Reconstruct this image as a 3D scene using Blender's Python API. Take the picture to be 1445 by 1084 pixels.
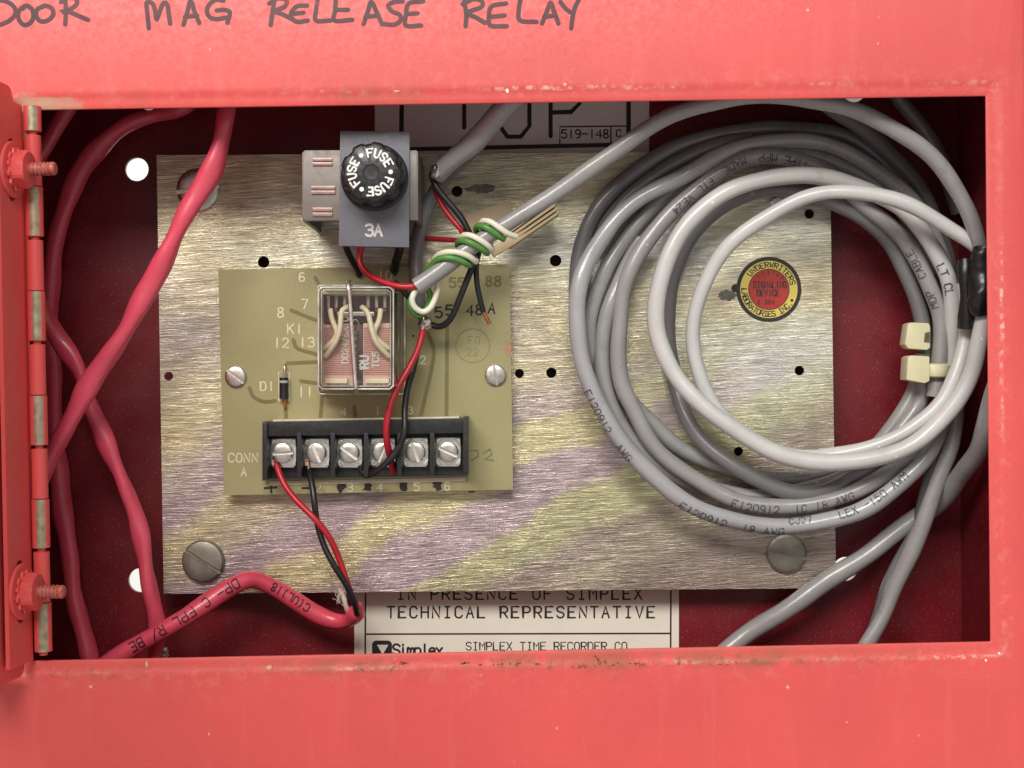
import bpy, bmesh, math, random
from mathutils import Vector, Matrix
from mathutils.geometry import tessellate_polygon

random.seed(7)
scene = bpy.context.scene
for o in list(bpy.data.objects):
    bpy.data.objects.remove(o)

# ---------------------------------------------------------------- camera
MM = 0.001
CAM_H = 458.0          # mm from the box's back panel to the lens
F_PX = 2103.0          # focal length in photo pixels (photo 1445 x 1084)
CX, CY = 722.5, 542.0
ZC = 0.150             # height of the optical axis over the shelf, m
ROLL = 0.0085
cam_data = bpy.data.cameras.new('camera')
cam = bpy.data.objects.new('camera', cam_data)
scene.collection.objects.link(cam)
cam_data.sensor_fit = 'HORIZONTAL'
cam_data.sensor_width = 36.0
cam_data.lens = 36.0 * F_PX / 1445.0
cam_data.clip_start = 0.01
cam_data.clip_end = 20.0
cam.matrix_world = Matrix.Translation((0, -CAM_H * MM, ZC)) @ Matrix.Rotation(math.pi / 2, 4, 'X') @ Matrix.Rotation(-ROLL, 4, 'Z')
scene.camera = cam

# ---------------------------------------------------------------- light
world = bpy.data.worlds.new('World')
scene.world = world
world.use_nodes = True
bg = world.node_tree.nodes['Background']
bg.inputs[0].default_value = (1.0, 0.97, 0.93, 1)
bg.inputs[1].default_value = 0.46


def area_lamp(name, loc, target, sx, sy, watts, col):
    d = bpy.data.lights.new(name, 'AREA')
    d.shape = 'RECTANGLE'
    d.size, d.size_y = sx, sy
    d.energy = watts
    d.color = col
    o = bpy.data.objects.new(name, d)
    scene.collection.objects.link(o)
    o.location = loc
    o.rotation_euler = (Vector(target) - Vector(loc)).to_track_quat('-Z', 'Y').to_euler()
    return o


area_lamp('ceiling_light', (-0.34, -1.45, ZC + 0.92), (0, 0, ZC), 1.25, 0.42, 30, (1.0, 0.96, 0.9))
area_lamp('added_rear_light', (0.0, 0.34, ZC + 1.25), (0, 0.62, ZC), 1.2, 0.3, 22, (1.0, 0.97, 0.92))  # added lamp, unseen, brightens the wall behind the back-panel holes

scene.view_settings.view_transform = 'Standard'
scene.view_settings.look = 'None'
scene.view_settings.exposure = 0.0
scene.view_settings.gamma = 1.0
scene.view_settings.use_curve_mapping = False
scene.render.engine = 'CYCLES'
scene.cycles.max_bounces = 10
scene.cycles.transparent_max_bounces = 16

# ---------------------------------------------------------------- mapping
RC, RS = math.cos(ROLL), math.sin(ROLL)


def S(h):                       # mm per photo pixel at height h over the back panel
    return (CAM_H - h) / F_PX


def P(px, py, h):               # photo pixel + height -> world point in metres
    dx, dy = px - CX, py - CY
    a = dx * RC - dy * RS
    b = -dx * RS - dy * RC
    k = S(h) * MM
    return Vector((a * k, -h * MM, ZC + b * k))


# ---------------------------------------------------------------- objects
COL = scene.collection


def link(o, parent=None):
    COL.objects.link(o)
    if parent is not None:
        o.parent = parent
    return o


def tag(o, label=None, cat=None, group=None, kind=None):
    if label:
        o['label'] = label
    if cat:
        o['category'] = cat
    if group:
        o['group'] = group
    if kind:
        o['kind'] = kind
    return o


def thing(name, label, cat, group=None):
    o = bpy.data.objects.new(name, None)
    o.empty_display_size = 0.01
    link(o)
    return tag(o, label, cat, group)


def make(name, verts, faces, mat, parent=None, smooth=False, auto=None):
    me = bpy.data.meshes.new(name)
    me.from_pydata([tuple(v) for v in verts], [], [tuple(f) for f in faces])
    me.validate()
    bm = bmesh.new()
    bm.from_mesh(me)
    bmesh.ops.recalc_face_normals(bm, faces=bm.faces)
    bm.to_mesh(me)
    bm.free()
    me.materials.append(mat)
    if smooth:
        for p in me.polygons:
            p.use_smooth = True
        if auto:
            me.set_sharp_from_angle(angle=math.radians(auto))
    o = bpy.data.objects.new(name, me)
    return link(o, parent)


def bevelled(name, bm, mat, parent, w, seg=2, auto=40):
    if w > 0:
        es = [e for e in bm.edges if e.is_manifold and e.calc_face_angle(0) > 0.5]
        bmesh.ops.bevel(bm, geom=es, offset=w * MM, segments=seg, profile=0.7, affect='EDGES', clamp_overlap=True)
    me = bpy.data.meshes.new(name)
    bm.to_mesh(me)
    bm.free()
    me.materials.append(mat)
    for p in me.polygons:
        p.use_smooth = True
    me.set_sharp_from_angle(angle=math.radians(auto))
    o = bpy.data.objects.new(name, me)
    return link(o, parent)


def prism(name, poly, h0, h1, mat, parent=None, bev=0.0, holes=()):
    """poly: photo pixels read at height h1; straight extrusion back to h0"""
    pts = [[P(x, y, h1) for x, y in poly]] + [[P(x, y, h1) for x, y in hl] for hl in holes]
    return prism_world(name, pts, h1 - h0, mat, parent, bev)


def prism_world(name, loops, depth, mat, parent=None, bev=0.0):
    flat = [v for lp in loops for v in lp]
    n = len(flat)
    tris = tessellate_polygon([[Vector((v.x, v.z, 0)) for v in lp] for lp in loops])
    back = [v + Vector((0, depth * MM, 0)) for v in flat]
    bm = bmesh.new()
    vs = [bm.verts.new(v) for v in flat + back]
    if len(loops) == 1 and bev > 0:
        m = len(loops[0])
        bm.faces.new(vs[:m])
        bm.faces.new(vs[m:][::-1])
    else:
        for t in tris:
            try:
                bm.faces.new([vs[i] for i in t])
                bm.faces.new([vs[i + n] for i in reversed(t)])
            except ValueError:
                pass
    k = 0
    for lp in loops:
        m = len(lp)
        for i in range(m):
            a, b = k + i, k + (i + 1) % m
            bm.faces.new((vs[a], vs[b], vs[b + n], vs[a + n]))
        k += m
    bmesh.ops.recalc_face_normals(bm, faces=bm.faces)
    return bevelled(name, bm, mat, parent, bev)


def rect(x0, x1, y0, y1):
    return [(x0, y0), (x1, y0), (x1, y1), (x0, y1)]


def rrect(x0, x1, y0, y1, r, n=5):
    out = []
    for cx, cy, a0 in ((x1 - r, y0 + r, -90), (x1 - r, y1 - r, 0), (x0 + r, y1 - r, 90), (x0 + r, y0 + r, 180)):
        for i in range(n + 1):
            a = math.radians(a0 + 90 * i / n)
            out.append((cx + r * math.cos(a), cy + r * math.sin(a)))
    return out


def circ(cx, cy, r, n=24, ph=0):
    return [(cx + r * math.cos(2 * math.pi * i / n + ph), cy + r * math.sin(2 * math.pi * i / n + ph)) for i in range(n)]


def box(name, x0, x1, y0, y1, h0, h1, mat, parent=None, bev=0.15):
    return prism(name, rect(x0, x1, y0, y1), h0, h1, mat, parent, bev)


def loft(name, loops, mat, parent=None, cap0=True, cap1=True, smooth=True, auto=35):
    n = len(loops[0])
    verts = [v for lp in loops for v in lp]
    faces = []
    for j in range(len(loops) - 1):
        for i in range(n):
            a, b = j * n + i, j * n + (i + 1) % n
            faces.append((a, b, b + n, a + n))
    if cap0:
        faces.append(list(range(n))[::-1])
    if cap1:
        faces.append(list(range((len(loops) - 1) * n, len(loops) * n)))
    return make(name, verts, faces, mat, parent, smooth, auto)


def lathe(name, base, axis, prof, mat, parent=None, n=32, auto=35, fn=None):
    """prof: list of (radius mm, height mm along axis). fn(angle, radius, k) can modulate"""
    axis = Vector(axis).normalized()
    u = axis.orthogonal().normalized()
    if abs(axis.y) > 0.9:
        u = Vector((1, 0, 0))
        u = (u - axis * u.dot(axis)).normalized()
    w = axis.cross(u)
    loops = []
    for k, (r, h) in enumerate(prof):
        lp = []
        for i in range(n):
            a = 2 * math.pi * i / n
            rr = fn(a, r, k) if fn else r
            lp.append(base + axis * h * MM + (u * math.cos(a) + w * math.sin(a)) * rr * MM)
        loops.append(lp)
    return loft(name, loops, mat, parent, True, True, True, auto)


FRONT = Vector((0, -1, 0))


def slotted_head(name, px, py, h, r, t, ang, slot, mat, parent, dome=0.0, floor=None):
    """screw head: disc plus two half discs that leave a slot open. sizes in mm"""
    c = P(px, py, h)
    bm = bmesh.new()
    ca, sa = math.cos(ang), math.sin(ang)
    X = Vector((ca, 0, -sa))
    Z = Vector((sa, 0, ca))

    def pt(x, z, y):
        return c + (X * x + Z * z + FRONT * y) * MM
    n = 32
    lo = [bm.verts.new(pt(r * math.cos(2 * math.pi * i / n), r * math.sin(2 * math.pi * i / n), 0)) for i in range(n)]
    hi = [bm.verts.new(pt(r * math.cos(2 * math.pi * i / n), r * math.sin(2 * math.pi * i / n), t * 0.55)) for i in range(n)]
    for i in range(n):
        bm.faces.new((lo[i], lo[(i + 1) % n], hi[(i + 1) % n], hi[i]))
    fl = bm.faces.new(hi)
    fl.material_index = 1 if floor else 0
    for s in (1, -1):
        a0 = math.asin(slot / r)
        rings = []
        for rr, yy in ((r * 0.985, t * 0.55 + 0.001), (r * 0.985, t * 0.8), (r * 0.93, t * 0.95), (r * 0.8, t + dome * 0.3), (r * 0.5, t + dome * 0.8)):
            a0 = math.asin(min(0.999, slot / rr))
            ring = []
            for i in range(17):
                a = a0 + (math.pi - 2 * a0) * i / 16
                ring.append(bm.verts.new(pt(rr * math.cos(a), s * rr * math.sin(a), yy)))
            rings.append(ring)
        for a, b in zip(rings[:-1], rings[1:]):
            for i in range(16):
                bm.faces.new((a[i], a[i + 1], b[i + 1], b[i]))
            bm.faces.new((a[16], a[0], b[0], b[16]))
        bm.faces.new(rings[-1])
    bmesh.ops.recalc_face_normals(bm, faces=bm.faces)
    o = bevelled(name, bm, mat, parent, 0, auto=30)
    if floor:
        o.data.materials.append(floor)
    return o


# ---------------------------------------------------------------- tubes
def spline(pts, step):
    """Catmull-Rom through points (Vector + extra radius), resampled evenly"""
    out = []
    n = len(pts)
    for i in range(n - 1):
        p0 = pts[i - 1] if i > 0 else 2 * pts[0] - pts[1]
        p1, p2 = pts[i], pts[i + 1]
        p3 = pts[i + 2] if i + 2 < n else 2 * pts[-1] - pts[-2]
        m = max(2, int((p2 - p1).length / step))
        for k in range(m):
            t = k / m
            out.append(0.5 * ((2 * p1) + (p2 - p0) * t + (2 * p0 - 5 * p1 + 4 * p2 - p3) * t * t + (3 * p1 - p0 - 3 * p2 + p3) * t ** 3))
    out.append(pts[-1])
    return out


TUBES = {}


def smooth_path(c, it):
    for _ in range(it):
        c = [c[0]] + [(c[i - 1] + 2 * c[i] + c[i + 1]) / 4 for i in range(1, len(c) - 1)] + [c[-1]]
    return c


def tube(name, path, r, mat, parent=None, n=14, step=0.9, lobe=0.0, twist=0.0, key=None, taper=None, wob=0.0, sm=6, rough=0.0, jit=0.0):
    """path of (px, py, h) in photo pixels / mm; r mm. lobe+twist give a jacket over a twisted pair"""
    rnd = random.Random(len(path) * 31 + int(path[0][0]))
    pts = [P(*p) for p in path]
    c = smooth_path(spline(pts, step * MM), sm)
    if jit:
        w1, w2, w3 = (rnd.uniform(0, 6) for _ in range(3))
        c = [p + Vector((math.sin(i * 0.16 + w1) * math.sin(i * 0.053 + w2), 0.4 * math.sin(i * 0.11 + w3), math.sin(i * 0.13 + w3) * math.sin(i * 0.071 + w1))) * jit * MM for i, p in enumerate(c)]
    T = []
    for i in range(len(c)):
        a, b = c[max(0, i - 1)], c[min(len(c) - 1, i + 1)]
        T.append((b - a).normalized())
    N = T[0].orthogonal().normalized()
    verts, faces = [], []
    s = 0.0
    ss = []
    ph = rnd.random() * 6
    for i in range(len(c)):
        if i:
            s += (c[i] - c[i - 1]).length / MM
        ss.append(s)
    for i in range(len(c)):
        N = (N - T[i] * N.dot(T[i])).normalized()
        B = T[i].cross(N)
        k = taper(ss[i] / ss[-1]) if taper else 1.0
        k *= 1 + wob * math.sin(ss[i] * 0.31 + ph) * math.sin(ss[i] * 0.13 + 2 * ph)
        for j in range(n):
            a = 2 * math.pi * j / n
            rr = r * k * (1 + lobe * math.cos(2 * a - twist * ss[i] + ph) + rough * rnd.uniform(-1, 1))
            verts.append(c[i] + (N * math.cos(a) + B * math.sin(a)) * rr * MM)
    L = len(c)
    for i in range(L - 1):
        for j in range(n):
            a, b = i * n + j, i * n + (j + 1) % n
            faces.append((a, b, b + n, a + n))
    faces.append(list(range(n))[::-1])
    faces.append(list(range((L - 1) * n, L * n)))
    o = make(name, verts, faces, mat, parent, True, 50)
    TUBES[key or o.name] = (c, T, ss, r)
    return o


# ---------------------------------------------------------------- stroke lettering
_F = {
    'A': "0,0 2,6 4,0|.8,2.2 3.2,2.2", 'B': "0,0 0,6 2.8,6 3.7,5.3 3.7,3.8 2.8,3.1 0,3.1|2.8,3.1 4,2.3 4,.8 3,0 0,0",
    'C': "4,4.8 3.2,5.9 2,6.1 .8,5.8 0,4.8 0,1.2 .8,.2 2,-.1 3.2,.1 4,1.2", 'D': "0,0 0,6 2.4,6 3.5,5.4 4,4.4 4,1.6 3.5,.6 2.4,0 0,0",
    'E': "4,6 0,6 0,0 4,0|0,3.1 3,3.1", 'F': "4,6 0,6 0,0|0,3.1 3,3.1",
    'G': "4,4.8 3.2,5.9 2,6.1 .8,5.8 0,4.8 0,1.2 .8,.2 2,-.1 3.2,.1 4,1 4,2.8 2.4,2.8", 'H': "0,0 0,6|4,0 4,6|0,3 4,3",
    'I': "2,0 2,6|.8,0 3.2,0|.8,6 3.2,6", 'i': "2,0 2,6", 'J': "4,6 4,1.4 3,0 1,0 0,1.4", 'K': "0,0 0,6|4,6 0,2.4|1.4,3.6 4,0",
    'L': "0,6 0,0 3.8,0", 'M': "0,0 0,6 2,3 4,6 4,0", 'N': "0,0 0,6 4,0 4,6",
    'O': "2,-.1 .8,.2 0,1.3 0,4.7 .8,5.8 2,6.1 3.2,5.8 4,4.7 4,1.3 3.2,.2 2,-.1", 'P': "0,0 0,6 3,6 4,5.2 4,3.6 3,2.8 0,2.8",
    'Q': "2,-.1 .8,.2 0,1.3 0,4.7 .8,5.8 2,6.1 3.2,5.8 4,4.7 4,1.3 3.2,.2 2,-.1|2.5,1.5 4,-.4",
    'R': "0,0 0,6 3,6 4,5.2 4,3.6 3,2.8 0,2.8|2,2.8 4,0", 'S': "4,5 3.1,5.9 2,6.1 .9,5.9 0,5 0,4.1 .9,3.3 3.1,2.7 4,1.9 4,1 3.1,.1 2,-.1 .9,.1 0,1",
    'T': "2,0 2,6|0,6 4,6", 'U': "0,6 0,1.3 .8,.2 2,-.1 3.2,.2 4,1.3 4,6", 'V': "0,6 2,0 4,6", 'W': "0,6 1,0 2,4 3,0 4,6",
    'X': "0,0 4,6|0,6 4,0", 'Y': "0,6 2,3 4,6|2,3 2,0", 'Z': "0,6 4,6 0,0 4,0",
    '0': "2,-.1 .8,.2 0,1.3 0,4.7 .8,5.8 2,6.1 3.2,5.8 4,4.7 4,1.3 3.2,.2 2,-.1", '1': "2,0 2,6", '2': "0,4.8 .8,5.8 2,6.1 3.3,5.7 4,4.6 3.6,3.4 0,0 4,0",
    '3': "0,5.4 1,6 3,6 3.8,5.2 3.8,4 3,3.2 1.6,3.2|3,3.2 4,2.4 4,.9 3,0 1,0 0,.7", '4': "3,0 3,6 0,2 4,2",
    '5': "3.8,6 .4,6 .1,3.3 1.5,3.8 3,3.6 4,2.6 4,1.1 3,.1 1.4,-.1 0,.7", '6': "3.6,5.4 2.4,6.1 1,5.7 .1,4 0,1.6 .9,.1 2.2,-.1 3.6,.4 4,1.7 3.4,3 2,3.4 .6,2.9 0,1.6",
    '7': "0,6 4,6 1.5,0", '8': "2,3.2 .5,3.9 .3,5.2 1.2,6 2.8,6 3.7,5.2 3.5,3.9 2,3.2 .4,2.4 0,1 1,0 3,0 4,1 3.6,2.4 2,3.2",
    '9': "4,4.2 3.4,3 2,2.6 .6,3 0,4.3 .6,5.7 2,6.1 3.4,5.6 4,4.2 3.8,2 2.8,.3 1,0", '-': "0,3 4,3", '.': "1.8,0 2.2,0", '/': "0,-.5 4,6.5",
    '(': "3,6.5 1.8,5 1.5,3 1.8,1 3,-.5", ')': "1,6.5 2.2,5 2.5,3 2.2,1 1,-.5", '+': "0,3 4,3|2,1 2,5", ' ': "",
    'p': "0,-1.6 0,4|0,2.9 1,3.9 2.4,4 3.5,3.1 3.5,.9 2.4,0 1,.1 0,1.1", 'l': "1.6,0 1.6,6", 'e': "0,2 3.6,2 3.4,3.2 2.4,4 1.2,4 .1,3 0,1.2 1,.1 2.4,0 3.5,.7",
    'x': "0,0 3.4,4|0,4 3.4,0", 'm': "0,0 0,4|0,3 .9,4 1.8,3.4 1.9,0|1.9,3 2.9,4 3.8,3.4 3.9,0", 'j': "1.6,0 1.6,4|1.6,5.4 1.6,5.9",
}
GLYPH = {k: [[tuple(float(q) for q in p.split(',')) for p in st.split()] for st in v.split('|') if st] for k, v in _F.items()}


def ribbon(pl, w, fmap, verts, faces, lift, maxseg):
    """2-D polyline -> ribbon of width w with rounded ends, mapped to 3-D"""
    pts = [Vector(pl[0])]
    for q in pl[1:]:
        q = Vector(q)
        d = (q - pts[-1])
        m = max(1, int(math.ceil(d.length / maxseg)))
        a = pts[-1].copy()
        for k in range(1, m + 1):
            pts.append(a + d * k / m)
    pts = [p for i, p in enumerate(pts) if i == 0 or (p - pts[i - 1]).length > 1e-6]
    if len(pts) < 2:
        return
    closed = (pts[0] - pts[-1]).length < 1e-5
    rows = []
    m = len(pts)
    for i in range(m):
        if closed:
            a, b = pts[(i - 1) % (m - 1)], pts[(i + 1) % (m - 1)] if i < m - 1 else pts[1]
        else:
            a, b = pts[max(0, i - 1)], pts[min(m - 1, i + 1)]
        d1 = (pts[i] - a)
        d2 = (b - pts[i])
        t = (b - a)
        if t.length < 1e-9:
            t = d2 if d2.length > 1e-9 else d1
        t.normalize()
        nrm = Vector((-t.y, t.x))
        k = 1.0
        if d1.length > 1e-9 and d2.length > 1e-9:
            cs = max(0.55, nrm.dot(Vector((-d2.y, d2.x)).normalized()))
            k = 1 / cs
        rows.append((pts[i], nrm * (w / 2 * k), t))
    seq = []
    if not closed:
        p, nn, t = rows[0]
        seq.append((p - t * w * 0.5, nn * 0.35))
        seq.append((p - t * w * 0.35, nn * 0.8))
    seq += [(p, nn) for p, nn, t in rows]
    if not closed:
        p, nn, t = rows[-1]
        seq.append((p + t * w * 0.35, nn * 0.8))
        seq.append((p + t * w * 0.5, nn * 0.35))
    k0 = len(verts)
    for q_, (p, nn) in enumerate(seq):
        a, b = p + nn, p - nn
        verts.append(fmap(a.x, a.y, lift + 0.0012 * q_))
        verts.append(fmap(b.x, b.y, lift + 0.0012 * q_))
    for i in range(len(seq) - 1):
        q = k0 + 2 * i
        faces.append((q, q + 1, q + 3, q + 2))


def letter_strokes(text, size, adv, aspect=0.62):
    """strokes in (u right, v up), cap height = size; returns strokes and width"""
    k = size / 6.0
    kx = size * aspect / 4.0
    out = []
    u = 0.0
    for ch in text:
        for st in GLYPH.get(ch, []):
            out.append([(u + x * kx, y * k) for x, y in st])
        u += adv
    return out, u - adv + 4 * kx


def ink(name, strokes, w, fmap, mat, parent, maxseg=1e9):
    verts, faces = [], []
    for i, st in enumerate(strokes):
        ribbon(st, w, fmap, verts, faces, 0.0004 * (i % 7), maxseg)
    return make(name, verts, faces, mat, parent)


def plane_text(name, text, px, py, h, size, w, mat, parent, adv=None, ang=0.0, centre=True, aspect=0.62):
    """photo-pixel units; (px,py) = centre of the text"""
    adv = adv or size * 0.95
    st, wd = letter_strokes(text, size, adv, aspect)
    ca, sa = math.cos(ang), math.sin(ang)
    ox = wd / 2 if centre else 0

    def f(u, v, lift):
        x, y = u - ox, -(v - size / 2)
        return P(px + x * ca - y * sa, py + x * sa + y * ca, h + lift)
    return ink(name, st, w, f, mat, parent)


def px_strokes(name, strokes, w, h, mat, parent):
    return ink(name, strokes, w, lambda u, v, l: P(u, v, h + l), mat, parent)


def ring_text(name, text, cx, cy, R, a0, a1, size, w, h, mat, parent, outward=True, aspect=0.62):
    """letters spread from angle a0 to a1 (degrees, clockwise from 12 o'clock)"""
    n = len(text)
    verts, faces = [], []
    kx = size * aspect / 4
    for i, ch in enumerate(text):
        th = math.radians(a0 + (a1 - a0) * (i + 0.5) / n)
        for j, st in enumerate(GLYPH.get(ch, [])):
            pl = [((x - 2) * kx, (y / 6 - 0.5) * size) for x, y in st]

            def f(u, v, l, th=th):
                if outward:
                    rr = R + v
                    t = th + u / R
                else:
                    rr = R - v
                    t = th - u / R
                return P(cx + rr * math.sin(t), cy - rr * math.cos(t), h + l)
            ribbon(pl, w, f, verts, faces, 0.004 * (j % 4), 1e9)
    return make(name, verts, faces, mat, parent)


def tube_text(name, key, text, px, py, size, w, mat, parent, side=0.0, flip=False, adv=None):
    """lettering wrapped on a tube, centred at the point nearest the pixel; sizes mm; side in mm across"""
    c, T, ss, r = TUBES[key]
    best, bi = 1e9, 0
    for i, p in enumerate(c):
        # project to the photo
        d = CAM_H + p.y / MM
        a = p.x / MM * F_PX / d
        b = (p.z - ZC) / MM * F_PX / d
        x = CX + a * RC - b * RS
        y = CY - a * RS - b * RC
        q = (x - px) ** 2 + (y - py) ** 2
        if q < best:
            best, bi = q, i
    s0 = ss[bi]
    adv = adv or size * 0.9
    st, wd = letter_strokes(text, size, adv)

    def f(u, v, lift):
        uu, vv = u - wd / 2, v - size / 2
        if flip:
            uu, vv = -uu, -vv
        s = s0 + uu
        i = 0
        lo, hi = 0, len(ss) - 2
        while lo < hi:
            m = (lo + hi + 1) // 2
            if ss[m] <= s:
                lo = m
            else:
                hi = m - 1
        i = lo
        t = (s - ss[i]) / max(1e-9, ss[i + 1] - ss[i])
        t = max(0, min(1, t))
        p = c[i].lerp(c[i + 1], t)
        tt = T[i].lerp(T[i + 1], t).normalized()
        view = (cam.location - p).normalized()
        nn = (view - tt * view.dot(tt)).normalized()
        bb = nn.cross(tt)
        phi = (vv + side) / r
        return p + (nn * math.cos(phi) + bb * math.sin(phi)) * (r * 1.045 + 0.03 + lift) * MM
    return ink(name, st, w, f, mat, parent, maxseg=0.35)


# ---------------------------------------------------------------- materials
def nodes(name):
    m = bpy.data.materials.new(name)
    m.use_nodes = True
    nt = m.node_tree
    return m, nt, nt.nodes['Principled BSDF']


def N(nt, kind, **kw):
    n = nt.nodes.new(kind)
    for k, v in kw.items():
        setattr(n, k, v)
    return n


def coord(nt, scale=(1, 1, 1), rot=(0, 0, 0), loc=(0, 0, 0)):
    tc = N(nt, 'ShaderNodeTexCoord')
    mp = N(nt, 'ShaderNodeMapping')
    mp.inputs['Scale'].default_value = scale
    mp.inputs['Rotation'].default_value = rot
    mp.inputs['Location'].default_value = loc
    nt.links.new(tc.outputs['Object'], mp.inputs['Vector'])
    return mp.outputs['Vector']


def noise(nt, vec, scale, detail=3, rough=0.5):
    n = N(nt, 'ShaderNodeTexNoise')
    n.inputs['Scale'].default_value = scale
    n.inputs['Detail'].default_value = detail
    n.inputs['Roughness'].default_value = rough
    nt.links.new(vec, n.inputs['Vector'])
    return n.outputs['Fac']


def ramp(nt, fac, stops, interp='LINEAR'):
    n = N(nt, 'ShaderNodeValToRGB')
    cr = n.color_ramp
    cr.interpolation = interp
    while len(cr.elements) > 1:
        cr.elements.remove(cr.elements[-1])
    for i, (p, c) in enumerate(stops):
        e = cr.elements[0] if i == 0 else cr.elements.new(p)
        e.position = p
        e.color = (c[0], c[1], c[2], 1) if isinstance(c, (tuple, list)) else (c, c, c, 1)
    nt.links.new(fac, n.inputs['Fac'])
    return n.outputs['Color']


def mix(nt, fac, a, b, blend='MIX'):
    n = N(nt, 'ShaderNodeMix', data_type='RGBA', blend_type=blend)
    for s, v in ((0, fac), (6, a), (7, b)):
        if hasattr(v, 'links') or hasattr(v, 'is_linked'):
            nt.links.new(v, n.inputs[s])
        elif isinstance(v, (int, float)):
            n.inputs[s].default_value = v
        else:
            n.inputs[s].default_value = (v[0], v[1], v[2], 1)
    return n.outputs[2]


def math_(nt, op, a, b=0.0, c=0.0, clamp=False):
    n = N(nt, 'ShaderNodeMath', operation=op, use_clamp=clamp)
    for i, v in enumerate((a, b, c)):
        if hasattr(v, 'is_linked'):
            nt.links.new(v, n.inputs[i])
        else:
            n.inputs[i].default_value = v
    return n.outputs[0]


def bump(nt, bsdf, height, strength, dist=0.0002):
    b = N(nt, 'ShaderNodeBump')
    b.inputs['Strength'].default_value = strength
    b.inputs['Distance'].default_value = dist
    nt.links.new(height, b.inputs['Height'])
    nt.links.new(b.outputs['Normal'], bsdf.inputs['Normal'])


def plain(name, col, rough=0.5, metal=0.0, var=0.12, scale=300, bmp=0.15, spec=0.5, speck=None, coat=0.0):
    m, nt, b = nodes(name)
    v = coord(nt)
    f = noise(nt, v, scale, 4, 0.6)
    lo = tuple(c * (1 - var) for c in col)
    hi = tuple(min(1, c * (1 + var)) for c in col)
    c = ramp(nt, f, [(0.25, lo), (0.75, hi)])
    if speck:
        g = noise(nt, v, 1500, 2, 0.5)
        mk = ramp(nt, g, [(0.62, 0.0), (0.72, 0.7)])
        c = mix(nt, mk, c, speck)
    nt.links.new(c, b.inputs['Base Color'])
    f2 = noise(nt, v, scale * 2.3, 3)
    r = ramp(nt, f2, [(0.3, max(0.02, rough - 0.08)), (0.7, min(1, rough + 0.08))])
    nt.links.new(r, b.inputs['Roughness'])
    b.inputs['Metallic'].default_value = metal
    b.inputs['Specular IOR Level'].default_value = spec
    b.inputs['Coat Weight'].default_value = coat
    if bmp:
        bump(nt, b, noise(nt, v, scale * 4, 4, 0.6), bmp, 0.0001)
    return m


def worn_ink(name, c0, c1, lo, hi, scale=700, rough=0.5):
    """ink rubbed thin in places so that what is under it shows"""
    m, nt, b = nodes(name)
    v = coord(nt)
    nt.links.new(ramp(nt, noise(nt, v, scale * 0.4, 3), [(0.3, c0), (0.7, c1)]), b.inputs['Base Color'])
    b.inputs['Roughness'].default_value = rough
    nt.links.new(ramp(nt, noise(nt, v, scale, 4, 0.65), [(lo, 0.0), (hi, 1.0)]), b.inputs['Alpha'])
    return m


RED = (0.71, 0.090, 0.085)


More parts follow.
